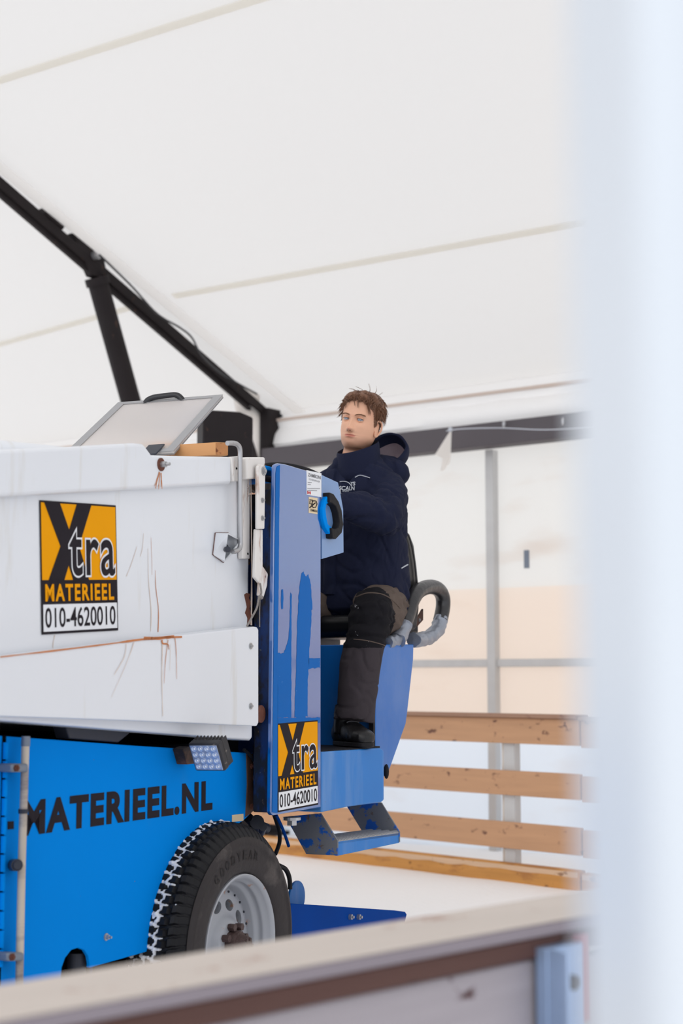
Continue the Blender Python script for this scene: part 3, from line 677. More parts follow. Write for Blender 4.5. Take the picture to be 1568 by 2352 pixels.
# latch
plate('latch_block', [(567, 1050), (609, 1050), (611, 1088), (606, 1098), (567, 1101)], 0.03, 0.06, 'white_bracket', bevel=0.006)
plate('latch_arm', [(592, 1072), (597, 1066), (606, 1068), (610, 1078), (608, 1215), (592, 1215)], 0.010, 0.012, 'white_bracket', label='upper latch arm with two bolts')
plate('latch_arm', [(589, 1215), (604, 1216), (604, 1300), (616, 1318), (614, 1345), (606, 1372), (596, 1368), (598, 1340), (586, 1326)], 0.020, 0.014, 'white_bracket', label='lower latch arm, peeling and rusty')
for px, py, r in ((605, 1082, .012), (602, 1149, .007), (602, 1190, .007)): hexbolt('bolt', px, py, 0.010, r, 'steel', mc, r * 1.35, out=0.006)
obj('rope', MB().add(*tube([P(*q, y=0.0) for q in ((597, 1340), (600, 1362), (594, 1374), (590, 1395), (580, 1415), (567, 1438))], 0.0035, 8, smooth=5)).add(*sphere(P(598, 1372, y=0.0), (0.013, 0.01, 0.008), 10, 6)).add(*tube([P(*q, y=0.0) for q in ((597, 1376), (596, 1400), (596, 1440))], 0.002, 6)), 'rope', mc, smooth=True, label='knotted grey rope')
# pyramid housing with a bolt
c1 = [P(*q, y=0.078) for q in ((494, 1224), (524, 1224), (552, 1240), (550, 1258), (513, 1292), (488, 1274))]
ap = P(523, 1226, y=0.02); m1 = P(552, 1241, y=0.045); m2 = P(516, 1288, y=0.055)
hb = MB().add(c1 + [ap, m1, m2], [(0, 5, 6), (0, 6, 1), (5, 4, 8, 6), (1, 6, 7, 2), (4, 3, 7, 8)])
hs = obj('anchor_housing', hb, 'white_tank', mc, label='white pyramid shaped housing'); so = hs.modifiers.new('s', 'SOLIDIFY'); so.thickness = 0.003
obj('anchor_bolt', MB().add(*cyl(P(514, 1262, y=0.07), P(523, 1262, y=0.02), 0.010, 12)).add(*cyl(P(512, 1260, y=0.07), P(514, 1259, y=0.05), 0.017, 12)), 'frame_steel', hs)
obj('rust_line', MB().add(*tube([a + Vector((0, -0.001, 0)) for a in (c1[0], c1[5], c1[4])], 0.0018, 6)).add(*tube([c1[0], c1[1]], 0.0014, 6)), 'rust_dark', hs)

# --- blue side panel with wheel arch
ya = 0.12
arch = [(582, 1862), (560, 1884), (534, 1901), (505, 1915), (475, 1943), (448, 1974), (429, 2012), (414, 2054), (400, 2104), (392, 2142), (387, 2184)]
A = L(arch, ya)
zb = 0.43
pts = [Vector((-2.4, ya, 1.135)), P(0, 1690, y=ya), P(300, 1712, y=ya), P(580, 1730, y=ya)] + A + [Vector((A[-1].x - 0.04, ya, zb)), Vector((-0.70, ya, zb))]
nt = [P(206, 2212, y=ya), P(203, 2196, y=ya), P(194, 2182, y=ya), P(180, 2177, y=ya), P(164, 2182, y=ya), P(150, 2200, y=ya), P(142, 2222, y=ya), P(140, 2245, y=ya)]
pts = pts[:-1] + [Vector((nt[0].x, ya, zb))] + nt + [Vector((nt[-1].x, ya, 0.36)), Vector((-2.4, ya, 0.36))]
sp = obj('side_panel', prism(pts, (0, 0.012, 0)), 'blue_paint', mc, bevel=0.002, label='scuffed bright blue side panel with a wheel arch')
v, f = flat_text('MATERIEEL.NL', 0.0 + (P(487, 1863, y=ya).x - P(50, 1920, y=ya).x), P(487, 1795, y=ya).z - P(487, 1863, y=ya).z, 0.046, 1.14)
bl_ = P(50, 1920, y=ya)
obj('lettering', MB().add([Vector((a.x + bl_.x, ya - 0.0012, a.z + 0.834)) for a in v], f), 'black_decal', sp, label='black capitals')
plate('lettering', [(18, 1887), (32, 1886), (32, 1904), (18, 1905)], ya - 0.002, 0.001, 'black_decal', sp, bevel=0)
plate('end_strip', [(566, 1729), (582, 1731), (583, 1863), (574, 1871), (564, 1878), (568, 1800)], ya - 0.003, 0.02, 'rusty_steel', label='rusty end edge of the blue panel')
for px, py in ((577, 1760), (577, 1852)): hexbolt('bolt', px, py, ya - 0.003, 0.010, 'rust_dark', mc, out=0.006)
plate('notice', [(533, 1872), (559, 1869), (559, 1885), (533, 1888)], ya - 0.0015, 0.001, 'cream_decal', sp, bevel=0, label='small cream notice')
# pole with clamps
obj('marker_pole', tube([P(59, 1694, y=0.085), P(50, 1980, y=0.085), P(44, 2262, y=0.085)], 0.011, 14), 'hose_clear', mc, smooth=True, label='upright cream and grey pole')
obj('pole_cap', tube([P(59.5, 1691, y=0.085), P(58.5, 1714, y=0.085)], 0.0125, 14), 'tape_grey', mc, smooth=True)
for py, px in ((1764, 56), (2198, 46)):
    k = px - 56
    cl_ = obj('pole_clamp', prism(L([(28 + k, py - 10), (66 + k, py - 10), (66 + k, py + 10), (28 + k, py + 10)], 0.070), (0, 0.048, 0)), 'tape_grey', mc, bevel=0.006)
    hexbolt('bolt', 36 + k, py, 0.070, 0.010, 'rust_dark', cl_, out=0.006)
obj('pole_ring', tube([P(53.4, 1858, y=0.085), P(53.2, 1868, y=0.085)], 0.0135, 12), 'frame_steel', mc)
obj('knob', MB().add(*cyl(P(30, 1987, y=0.118), P(39, 1987, y=0.06), 0.016, 16)).add(*cyl(P(39, 1987, y=0.06), P(41, 1987, y=0.05), 0.011, 12)), 'frame_steel', mc, smooth=True)
hx = P(9, 1700, y=ya).x
mb = MB(); z = 0.5
while z < 1.10:
    mb.add(*cyl((hx, ya - 0.006, z), (hx, ya - 0.006, z + 0.045), 0.008, 10)); z += 0.050
obj('hinge', mb, 'blue_paint', mc, smooth=True, label='blue piano hinge')
mb = MB().add(*box((hx - 0.008, ya - 0.0015, 0.45), (hx + 0.008, ya, 1.115)))
obj('hinge_gap', mb, 'dark_void', mc)
for px, py in ((371, 2121), (371, 2170), (243, 2152)): hexbolt('bolt', px, py, ya, 0.007, 'steel', sp, 0.011)
# leg/jack in the notch
obj('jack_foot', MB().add(*box((nt[-1].x - 0.05, 0.19, 0.12), (nt[0].x + 0.1, 0.22, 0.56))), 'dark_void', mc)
obj('jack_tube', cyl((P(182, 2195, y=0.16).x, 0.17, 0.1), (P(182, 2195, y=0.16).x, 0.17, P(182, 2186, y=0.17).z), 0.028, 16), 'frame_steel', mc, smooth=True)
# underframe
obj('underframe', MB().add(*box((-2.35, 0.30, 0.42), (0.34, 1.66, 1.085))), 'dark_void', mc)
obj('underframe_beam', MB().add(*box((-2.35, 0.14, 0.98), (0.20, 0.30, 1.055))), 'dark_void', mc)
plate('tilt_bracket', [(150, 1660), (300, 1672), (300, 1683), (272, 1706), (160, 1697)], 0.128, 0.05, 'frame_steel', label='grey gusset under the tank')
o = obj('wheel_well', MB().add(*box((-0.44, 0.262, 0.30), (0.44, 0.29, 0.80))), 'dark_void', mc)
ar = [(a.x, a.z) for a in A]
arc_in = [Vector((x_, ya + 0.012, z_)) for x_, z_ in ar]
# suspension bits over the tyre
obj('suspension_arm', MB().add(*tube([P(*q, y=0.17) for q in ((570, 1878), (585, 1893), (600, 1898), (612, 1903))], 0.018, 10)).add(*cyl(P(583, 1905, y=0.2), P(590, 1888, y=0.14), 0.026, 14)).add(*cyl(P(600, 1912, y=0.18), P(604, 1900, y=0.12), 0.014, 10)), 'frame_steel', mc, smooth=True)

# --- LED work light
lf = P(474, 1740, y=-0.03)
to_cam = (Vector((c.dot(U), c.dot(I), c.z)) - lf).normalized()
right = to_cam.cross(ZV).normalized() * -1
upv = right.cross(to_cam).normalized() * -1
if upv.z < 0: upv = -upv
fwd = (to_cam - right * 0.65 - upv * 0.65).normalized()
rgt = (right - fwd * right.dot(fwd)).normalized(); up2 = fwd.cross(rgt); up2 = up2 if up2.z > 0 else -up2
rot = Matrix.Rotation(math.radians(17), 3, fwd); rgt = rot @ rgt; up2 = rot @ up2
def lp(a, b, d): return lf + rgt * a + up2 * b + fwd * d
def lbox(a0, a1, b0, b1, d0, d1):
    v = [lp(a, b, d) for d in (d0, d1) for (a, b) in ((a0, b0), (a1, b0), (a1, b1), (a0, b1))]
    return v, [(0, 1, 2, 3), (4, 5, 6, 7), (0, 1, 5, 4), (1, 2, 6, 5), (2, 3, 7, 6), (3, 0, 4, 7)]
hwl, hhl = 0.056, 0.049
wk = obj('work_light', MB().add(*lbox(-hwl, hwl, -hhl, hhl, -0.03, 0.0)), 'led_housing', mc, bevel=0.006, label='square black work light with sixteen round lenses')
mb = MB()
for i in range(9):
    a = -hwl + 0.004 + i * (2 * hwl - 0.008) / 8; mb.add(*lbox(a - 0.0018, a + 0.0018, -hhl + 0.004, hhl - 0.002, -0.058, -0.03))
obj('cooling_fin', mb, 'led_housing', wk)
obj('lens_plate', MB().add(*lbox(-hwl + 0.006, hwl - 0.006, -hhl + 0.006, hhl - 0.006, 0.0, 0.002)), 'led_face', wk, bevel=0.001)
for i in range(4):
    for j in range(4):
        a = (i - 1.5) * 0.0240; b = (j - 1.5) * 0.0208
        mb = MB().add(*lathe([(0.0085, 0.002), (0.0092, 0.0045), (0.0080, 0.0045), (0.005, 0.0028), (0.002, 0.005), (0.0002, 0.0055)], (0, 0, 0), (0, 0, 1), 14))
        T = Matrix((rgt, up2, fwd)).transposed().to_4x4(); T.translation = lp(a, b, 0)
        obj('led_lens', mb.move(T), 'led_dot', wk, smooth=True)
plate('light_bracket', [(420, 1720), (436, 1714), (448, 1754), (430, 1756)], 0.08, 0.04, 'rusty_steel', bevel=0.002)

# --- blue column / dash cabinet behind the sign panel
xs = P(632, 1200, y=0.0).x
cab_b = P(622, 1872, y=0.0).z
obj('dash_cabinet', MB().add(*box((xs + 0.004, 0.02, cab_b + 0.005), (0.55, 0.085, 1.93))).add(*box((0.305, 0.08, cab_b + 0.006), (0.549, 1.2, 1.929))), 'blue_grimy', mc, bevel=0.004, label='grimy dark blue cabinet side')
obj('cross_pipe', cyl((xs - 0.02, 0.06, 1.975), (0.6, 0.06, 1.975), 0.012, 12), 'rusty_steel', mc, smooth=True)
obj('dash_rim', MB().add(*box((xs - 0.03, 0.04, 2.0), (0.55, 0.3, 2.015))), 'blue_paint', mc, bevel=0.003)
ax = P(600, 1640, y=0.03)
obj('pivot', cyl(ax + Vector((0, 0.05, 0)), ax, 0.03, 18), 'rust_dark', mc, smooth=True)
# chain links hanging at the panel end
mb = MB(); cp_ = [P(*q, y=0.09) for q in ((584, 1752), (592, 1770), (597, 1790), (596, 1810), (590, 1822), (586, 1806), (584, 1785))]
sm = smooth_path(cp_, 3)
for i in range(len(sm) - 1):
    a, b = sm[i], sm[i + 1]; m0 = (a + b) / 2; d = (b - a).normalized(); sd = Vector((0, 1, 0)) if i % 2 else d.cross(Vector((0, 1, 0)))
    ring = [m0 + d * 0.011 * math.cos(t) + sd * 0.005 * math.sin(t) for t in [2 * PI * k / 10 for k in range(10)]]
    mb.add(*tube(ring, 0.0016, 5, closed=True))
obj('chain', mb, 'rusty_steel', mc, smooth=True, label='short rusty chain')
obj('hose', tube([P(*q, y=0.1) for q in ((560, 1722), (572, 1732), (582, 1745), (590, 1762), (594, 1785))], 0.006, 8, smooth=4), 'black_rubber', mc, smooth=True)
# sign panel
sg = plate('sign_panel', [(641, 1064), (655, 1066), (737, 1090), (737, 1855), (627, 1873), (622, 1866), (632, 1075), (635, 1067)], 0.0, 0.018, 'blue_gloss', bevel=0.004, label='tall glossy blue upright panel')
mat('blue_matt', (0, 98, 178), 0.45, spec=0.12, var=0.06, vscale=6, spots=[((120, 150, 200), 60, 0.70, 0.74, (1, 1, 1))])  # deeper blue without clear coat, for ragged patches on the panel
def ragged_edge(pts, seed, jit=1.6):
    out = []; n = len(pts)
    for i in range(n):
        a, b = pts[i], pts[(i + 1) % n]; st_ = max(1, int(math.hypot(b[0] - a[0], b[1] - a[1]) / 3))
        for k in range(st_):
            t = k / st_; x = a[0] + (b[0] - a[0]) * t; y = a[1] + (b[1] - a[1]) * t
            out.append((x + jit * noise.noise(Vector((x * 0.6, y * 0.09, seed))), y + jit * 4 * noise.noise(Vector((x * 0.5, y * 0.1, seed + 7)))))
    return out
def streak_part(pts, seed, jit=1.6, y=-0.0006):
    obj('blotch', MB().add(L(ragged_edge(pts, seed, jit), y), [tuple(range(len(ragged_edge(pts, seed, jit))))]), 'blue_matt', sg, label='darker matt streak on the blue panel')
streak_part([(691, 1322), (697, 1312), (702, 1326), (708, 1318), (714, 1342), (717, 1390), (714, 1440), (710, 1500), (707, 1560), (706, 1648), (676, 1648), (679, 1560), (681, 1500), (682, 1440), (686, 1370)], 1)
streak_part([(667, 1361), (670, 1365), (669.5, 1420), (669, 1500), (669, 1648), (638, 1648), (638, 1500), (652, 1500), (662, 1470), (665, 1430)], 2, 1.0)
streak_part([(646, 1355), (650, 1353), (651, 1375), (650, 1398), (646, 1400), (645, 1380)], 3, 0.4)
streak_part([(708, 1512), (735, 1512), (735, 1534), (708, 1536)], 4, 1.0)
streak_part([(638, 1649), (735, 1648), (735, 1660), (638, 1664)], 5, 0.6)
streak_part([(635, 1072), (643, 1068), (641, 1200), (640, 1340), (638, 1500), (637, 1868), (624.5, 1866), (628, 1500), (631, 1250), (633, 1085)], 6, 0.3, -0.0012)  # strip along the fold: its lack of reflection is painted in
_c = P(670, 1877, y=0.03)
obj('under_bolt', MB().add(*cyl(_c, _c - ZV * 0.010, 0.032, 20)).add(*cyl(_c - ZV * 0.010, _c - ZV * 0.028, 0.019, 6)), 'steel', mc, label='flat steel bolt under the blue panel')
a = P(637, 1866, y=0.0); b = P(730, 1848, y=0.0); t_ = P(637, 1662, y=0.0); t2 = P(728, 1656, y=0)
sticker(a.x, a.z, b.x - a.x, (t_.z - a.z), 0.0, math.atan2(b.z - a.z, b.x - a.x), label='smaller orange, black and white sticker near the foot of the blue panel')
# maker's plates
def small_plate(name, pts, m, label=None): return plate(name, pts, -0.0015, 0.0012, m, sg, bevel=0, label=label)
lb = small_plate('rating_plate', [(704, 1080), (738, 1087), (738, 1142), (704, 1136)], 'white_decal', 'white rating label with grey print')
def line_text(txt, px0, px1, pyb, pyt, m, par, off=0.0, dy=0.003, y=0.0):
    a = P(px0, pyb, y=y); b = P(px1, pyb, y=y); t = P(px0, pyt, y=y)
    v, f = flat_text(txt, b.x - a.x, t.z - a.z, off)
    slope = 0.0
    return obj('lettering', MB().add([Vector((a.x + q.x, y - dy, a.z + q.z)) for q in v], f), m, par)
line_text('ZAMBONI', 706, 735, 1094, 1086, 'grey_print', sg, 0.01)
line_text('ICE RESURFACER', 708, 733, 1102.5, 1098.5, 'grey_print', sg)
mb = MB()
for k, (a0, a1) in enumerate(((707, 716), (707, 714), (706, 735), (706, 728))):
    yy = 1107 + k * 5 + (4 if k > 1 else 0); mb.add(*prism(L([(a0, yy), (a1, yy + 0.8), (a1, yy + 1.9), (a0, yy + 1.1)], -0.003), (0, 0.0005, 0)))
obj('print_line', mb, 'grey_print', sg)
mb = MB().add(*prism(L([(706, 1127.5), (708, 1128), (708, 1134.5), (706, 1134)], -0.003), (0, .0005, 0))).add(*prism(L([(711.5, 1128.5), (713.5, 1129), (713.5, 1135.5), (711.5, 1135)], -0.003), (0, .0005, 0))).add(*prism(L([(708.8, 1131), (709.8, 1129), (710.8, 1131.5), (709.8, 1134)], -0.003), (0, .0005, 0)))
obj('red_emblem', mb, 'red_print', sg)
small_plate('badge_sticker', [(709, 1141), (729, 1144), (729, 1181), (709, 1178)], 'cream_decal', 'cream badge sticker with a dark emblem')
mb = MB().add(*tube(L([(720, 1150), (726, 1151), (728, 1158), (725, 1165), (719, 1166), (716, 1160), (717, 1153)], -0.003), 0.0016, 5, closed=True)).add(*tube(L([(711, 1148), (718, 1149)], -0.003), 0.0016, 5)).add(*tube(L([(712, 1150), (711, 1157), (717, 1158), (717, 1150)], -0.003), 0.0015, 5)).add(*tube(L([(711, 1166), (724, 1155)], -0.003), 0.0022, 5))
obj('emblem', mb, 'black_decal', sg)
line_text('ZAMBONI', 711, 727, 1174, 1168.5, 'black_decal', sg, 0.02)
# door panel with grip
dp = plate('grip_panel', [(739, 1091), (776, 1108), (781, 1130), (788, 1170), (789, 1269), (739, 1284)], 0.006, 0.006, 'blue_pale', bevel=0.001, label='small pale blue side plate')
outer = [(757, 1131), (766, 1134), (778, 1152), (785, 1172), (789, 1205), (785, 1224), (772, 1238), (764, 1236), (748, 1212), (742, 1190), (741, 1168), (746, 1150)]
inner = [(757, 1154), (763, 1155), (772, 1163), (777, 1178), (780, 1200), (777, 1212), (769, 1216), (762, 1212), (753, 1203), (750, 1188), (748, 1170), (750, 1158)]
def half_ring(idx, m, y, d, name, label):
    q = [outer[i] for i in idx] + [inner[i] for i in reversed(idx)]
    return plate(name, q, y, d, m, dp, bevel=0.003, label=label)
half_ring([7, 8, 9, 10, 11, 0], 'blue_paint', -0.012, 0.02, 'grip_arm', 'blue half of the oval grip')
half_ring([0, 1, 2, 3, 4, 5, 6, 7], 'black_rubber', -0.022, 0.035, 'grip_sleeve', 'black rubber half of the oval grip')
# steering wheel
swc = Vector((0.93, 0.33, 2.045)); swn = Vector((0.35, 0.0, 0.94)).normalized()
sw_u = Vector((0, 1, 0)); sw_v = swn.cross(sw_u).normalized(); R_ = 0.168
ring = [swc + sw_u * R_ * math.cos(2 * PI * k / 48) + sw_v * R_ * math.sin(2 * PI * k / 48) for k in range(48)]
sw = obj('steering_wheel', MB().add(*tube(ring, 0.0115, 12, closed=True)).add(*cyl(swc - swn * 0.02, swc + swn * 0.01, 0.045, 20)), 'black_rubber', mc, smooth=True, label='black steering wheel rim')
for k in range(3):
    t = 2 * PI * k / 3 + PI / 2; obj('spoke', tube([swc, swc + (sw_u * math.cos(t) + sw_v * math.sin(t)) * R_], 0.009, 8), 'black_plastic', sw, smooth=True)
obj('steering_column', cyl(swc - swn * 0.02, swc - swn * 0.4, 0.03, 16), 'black_plastic', mc, smooth=True)
# platform
plate('platform', [(739, 1727), (874, 1718), (881, 1722), (882, 1728), (882, 1838), (876, 1843), (800, 1853), (739, 1866)], 0.0, 1.1, 'blue_worn', bevel=0.006, seg=3, label='worn blue driver platform')
pz = P(800, 1723, y=0.0).z
obj('foot_mat', MB().add(*box((0.57, 0.012, pz - 0.006), (1.10, 1.0, pz + 0.004))), 'black_rubber', mc, label='black mat under the boot')
obj('step_tread', MB().add(*prism(L([(776, 1932), (917, 1912), (917, 1936), (775, 1966)], 0.0), (0, 0.012, 0))), 'blue_worn', mc, bevel=0.002, label='blue front face of the step')
# hangers in planes across the machine
xl = P(775, 1945, y=0.0).x; xrr = P(917, 1920, y=0.0).x
qh = [P(*q, x=xl - 0.004) for q in ((655, 1876), (736, 1868), (775, 1931), (775, 1965), (703, 1962))]
obj('step_hanger', prism(qh, (0.008, 0, 0)), 'blue_chipped', mc, bevel=0.001, label='front step hanger with flaked paint')
qh = [P(*q, x=xrr - 0.008) for q in ((796, 1852), (875, 1843), (917, 1911), (917, 1934), (850, 1945), (838, 1921))]
obj('step_hanger', prism(qh, (0.008, 0, 0)), 'blue_chipped', mc, bevel=0.001, label='rear step hanger with flaked paint')
zt1 = P(776, 1932, y=0).z; zt2 = P(917, 1912, y=0).z
tv = [Vector((xl, 0, zt1)), Vector((xrr, 0, zt2)), Vector((xrr, 0.14, zt2)), Vector((xl, 0.14, zt1))]
tr_ = obj('step_grating', prism(tv, (0, 0, -0.01)), 'steel_frame', mc, label='ridged metal step surface')
mb = MB()
for row in range(4):
    for i in range(46):
        x = xl + 0.008 + (xrr - xl - 0.016) * i / 45; yy = 0.012 + row * 0.036; zz = zt1 + (zt2 - zt1) * (x - xl) / (xrr - xl)
        mb.add([(x - 0.004, yy - 0.012, zz), (x + 0.004, yy - 0.012, zz), (x + 0.004, yy + 0.012, zz), (x - 0.004, yy + 0.012, zz), (x, yy - 0.006, zz + 0.009), (x, yy + 0.006, zz + 0.009)],
               [(0, 1, 4), (1, 2, 5, 4), (2, 3, 5), (3, 0, 4, 5)])
obj('ridge', mb, 'steel_frame', tr_)
# seat box
ys = 0.04
ss = [(862, 1480), (950, 1480), (949, 1515), (935, 1640), (932, 1662), (889, 1783), (866, 1783), (862, 1720)]
obj('seat_box', prism(L(ss, ys), (0, 1.1, 0)), 'blue_seatbox', mc, bevel=0.004, label='angular blue seat box')
obj('edge_gasket', MB().add(*prism(L([(857, 1640), (861, 1640), (861, 1718), (857, 1718)], ys - 0.001), (0, 0.02, 0))), 'black_rubber', mc)
obj('cable_tie', MB().add(*sphere(P(887, 1772, y=ys - 0.01), (0.01, 0.012, 0.03), 8, 6)), 'black_rubber', mc, smooth=True)
# seat
zs = P(862, 1480, y=ys).z
st = obj('seat', MB().add(*box((1.20, 0.10, zs + 0.035), (1.72, 0.60, zs + 0.125))), 'vinyl_black', mc, bevel=0.035, seg=5, label='black vinyl seat cushion')
mb = MB()
for y in (0.2, 0.5): mb.add(*box((1.30, y - 0.02, zs), (1.70, y + 0.02, zs + 0.036)))
obj('seat_rail', mb, 'frame_steel', st)
bk = [(903, 1206), (928, 1210), (944, 1222), (954, 1248), (961, 1300), (966, 1350), (966, 1400), (960, 1450), (925, 1455), (918, 1400), (916, 1300)]
obj('seat_back', prism([P(*q, y=0.09) for q in bk], (0, 0.48, 0)), 'vinyl_black', mc, bevel=0.03, seg=5, label='black padded seat back')
obj('seat_piping', tube([P(*q, y=0.082) for q in ((926, 1218), (937, 1228), (946, 1256), (953, 1300), (957, 1350), (957, 1400))], 0.004, 6, smooth=3), 'vinyl_worn', mc, smooth=True)
plate('seat_bracket', [(948, 1440), (972, 1398), (972, 1424), (958, 1440), (938, 1452)], 0.10, 0.01, 'rusty_steel', bevel=0.002)
hexbolt('bolt', 962, 1424, 0.10, 0.008, 'steel', mc, out=0.004)
# grab rail
def railp(pts): return [P(*q, y=0.05) for q in pts]
gr = obj('grab_rail', tube(smooth_path(railp([(927, 1438), (937, 1410), (947, 1378), (962, 1357), (985, 1348), (1005, 1353), (1016, 1370), (1017, 1395), (1011, 1425)]), 6), 0.0325, 18), 'vinyl_worn', mc, smooth=True, label='looped grab rail wrapped in black padding')
def crumple(pts, r, seed):
    pth = smooth_path(railp(pts), 8); n = len(pth)
    v, f = tube(pth, [r * (1 + 0.10 * noise.noise(Vector((i * 0.7, seed, 0)))) for i in range(n)], 20)
    v = [a + Vector((noise.noise(a * 38), noise.noise(a * 38 + Vector((5, 5, 5))), noise.noise(a * 38 + Vector((9, 1, 3))))) * 0.006 for a in v]
    return v, f
obj('tape_wrap', crumple([(928, 1434), (921, 1452), (912, 1470)], 0.0345, 1), 'duct_tape', gr, smooth=True, label='silver tape wrap')
obj('tape_wrap', crumple([(912, 1468), (898, 1474), (890, 1477)], 0.024, 4), 'duct_tape', gr, smooth=True, label='silver tape wrap')
obj('tape_wrap', crumple([(1012, 1420), (1006, 1442), (990, 1460), (970, 1468), (950, 1470)], 0.0315, 2), 'duct_tape', gr, smooth=True, label='silver tape wrap')
# conditioner plate at the rear
obj('blade_plate', prism(L([(668, 2075), (790, 2083), (905, 2091), (930, 2094), (934, 2100), (925, 2140)], 0.14) + [Vector((P(925, 2140, y=.14).x, .14, 0.04)), Vector((P(668, 2075, y=0.14).x, 0.14, 0.04))], (0, 0.012, 0)), 'blue_dark', mc, bevel=0.002, label='dark blue side plate of the ice conditioner')
obj('conditioner', MB().add(*box((P(668, 2075, y=0.14).x + 0.02, 0.153, 0.05), (P(930, 2095, y=0.14).x - 0.1, 1.6, 0.28))), 'blue_dark', mc)
for px in (802, 821): hexbolt('bolt', px, 2106, 0.14, 0.011, 'steel', mc, out=0.012)
dc = P(683, 2062, y=0.30)
obj('guide_disc', MB().add(*cyl(dc, dc + Vector((0, 0.01, 0)), 0.065, 32)), 'blue_worn', mc, bevel=0.001, label='small round blue disc')
# hoses
obj('hose', tube([P(*q, y=0.25) for q in ((628, 1868), (634, 1885), (641, 1910), (642, 1932), (637, 1950), (632, 1962))], 0.008, 8, smooth=4), 'black_rubber', mc, smooth=True)
obj('hose', tube([P(*q, y=0.22) for q in ((634, 1872), (645, 1895), (655, 1920), (663, 1944))], 0.006, 8, smooth=4), 'blue_dark', mc, smooth=True)
obj('hose', tube([P(*q, y=0.2) for q in ((640, 1988), (655, 1996), (664, 2015), (666, 2042))], 0.009, 8, smooth=4), 'black_rubber', mc, smooth=True)

# --- rear wheel
WC = Vector((0, 0, 0.398)); RT = 0.398; WW = 0.235
whl = bpy.data.objects.new('wheel', None); C.objects.link(whl); whl.parent = mc
def ring_mesh(prof, fn, n=288, closed=True):
    v = []; f = []; m = len(prof)
    for k in range(n):
        a = 2 * PI * k / n
        for i, (r, h) in enumerate(prof):
            rr, hh = fn(a, r, h, i); v.append((rr * math.cos(a), hh, WC.z + rr * math.sin(a)))
    for k in range(n):
        j = (k + 1) % n
        for i in range(m if closed else m - 1): i2 = (i + 1) % m; f.append((k * m + i, j * m + i, j * m + i2, k * m + i2))
    return v, f
half = [(0.228, 0.030), (0.232, 0.014), (0.240, 0.008), (0.252, 0.004), (0.275, 0.001), (0.300, 0.000), (0.318, 0.002), (0.322, -0.001), (0.340, 0.005), (0.356, 0.013), (0.368, 0.022), (0.380, 0.030), (0.389, 0.040), (0.3935, 0.052)]
tread = [(RT - 0.0012 * abs((t - 0.5)) * 4, 0.062 + (WW - 0.124) * t) for t in [i / 14 for i in range(15)]]
prof = half + tread + [(r, WW - h) for r, h in reversed(half)]
NB = 72
def grv(a, h):
    """1 inside a groove"""
    u = h / WW; k = a / (2 * PI) * NB
    g_ = 0.0
    ph = 0.5 if (u > 0.36 and u < 0.64) else 0.0
    zig = 0.12 * math.sin(k * 2 * PI)
    for c0 in (0.27, 0.42, 0.58, 0.73):
        if abs(u - c0 - 0.02 * math.sin(k * 2 * PI + c0 * 9)) < 0.022: g_ = 1
    fr_ = (k + ph + 1.6 * (u - 0.5 if ph else abs(u - 0.5))) % 1
    if fr_ < 0.26: g_ = 1
    return g_
def tyre_fn(a, r, h, i):
    if r > 0.352:
        d = grv(a, h) * (0.011 if r > 0.385 else 0.008)
        if r < 0.37: d *= 0.6
        return r - d, h
    return r, h
obj('tyre', ring_mesh(prof, tyre_fn, 72 * 8), 'tread', whl, smooth=False, label='black all-terrain tyre')
# smooth sidewall ring over the tyre side (same rubber, dustier)
sp_ = [(0.229, 0.020), (0.233, 0.0125), (0.240, 0.0068), (0.252, 0.0028), (0.275, -0.0004), (0.300, -0.0014), (0.318, 0.0004), (0.323, -0.0030), (0.341, 0.0030), (0.350, 0.0065)]
obj('sidewall', ring_mesh(sp_, lambda a, r, h, i: (r, h), 144, closed=False), 'sidewall', whl, smooth=True, label='dusty grey tyre sidewall')
# raised letters around the sidewall
mb = MB()
for word, ang0, rad, hgt in (('GOODYEAR', 128, 0.278, 0.030),):
    for i, ch in enumerate(word):
        v, f = text_raw(ch, 0.01); bb = bounds(v); wd_ = 0.024 if ch != 'I' else 0.01
        a = math.radians(ang0 - i * 7.6)
        for_ = [((q.x - (bb[0] + bb[1]) / 2) / (bb[1] - bb[0]) * wd_, (q.y - bb[2]) / (bb[3] - bb[2]) * hgt) for q in v]
        rd = Vector((math.cos(a), 0, math.sin(a))); tg = Vector((math.sin(a), 0, -math.cos(a)))
        mb.add([Vector((0, -0.0035, WC.z)) + rd * (rad + b_) + tg * a_ for a_, b_ in for_], f)
obj('tyre_lettering', mb, 'tread', whl)
# packed snow in the tread
def snow_fn(a, r, h, i):
    n_ = noise.noise(Vector((math.cos(a) * 14, math.sin(a) * 14, h * 42))) + 0.6 * noise.noise(Vector((math.cos(a) * 40, math.sin(a) * 40, h * 90)))
    lump = 0.010 * n_
    edge = min(h - 0.030, WW - 0.03 - h) / 0.03
    g_ = grv(a, h)
    sh_ = 0.012 * min(1, max(0, (0.082 - h) / 0.02))
    return r + (0.0025 if g_ else -0.0018) + lump - sh_ - (0.006 if edge < 0.25 else 0), h
stp = [(RT - 0.003 - 0.0009 * abs(i - 16), 0.036 + (WW - 0.072) * i / 32) for i in range(33)]
obj('wheel_brake', cyl((0, 0.118, WC.z), (0, 0.16, WC.z), 0.17, 40), 'hole_black', whl)
obj('packed_snow', ring_mesh(stp, snow_fn, 72 * 10, closed=False), 'snow_dirty', whl, smooth=False, kind='stuff')
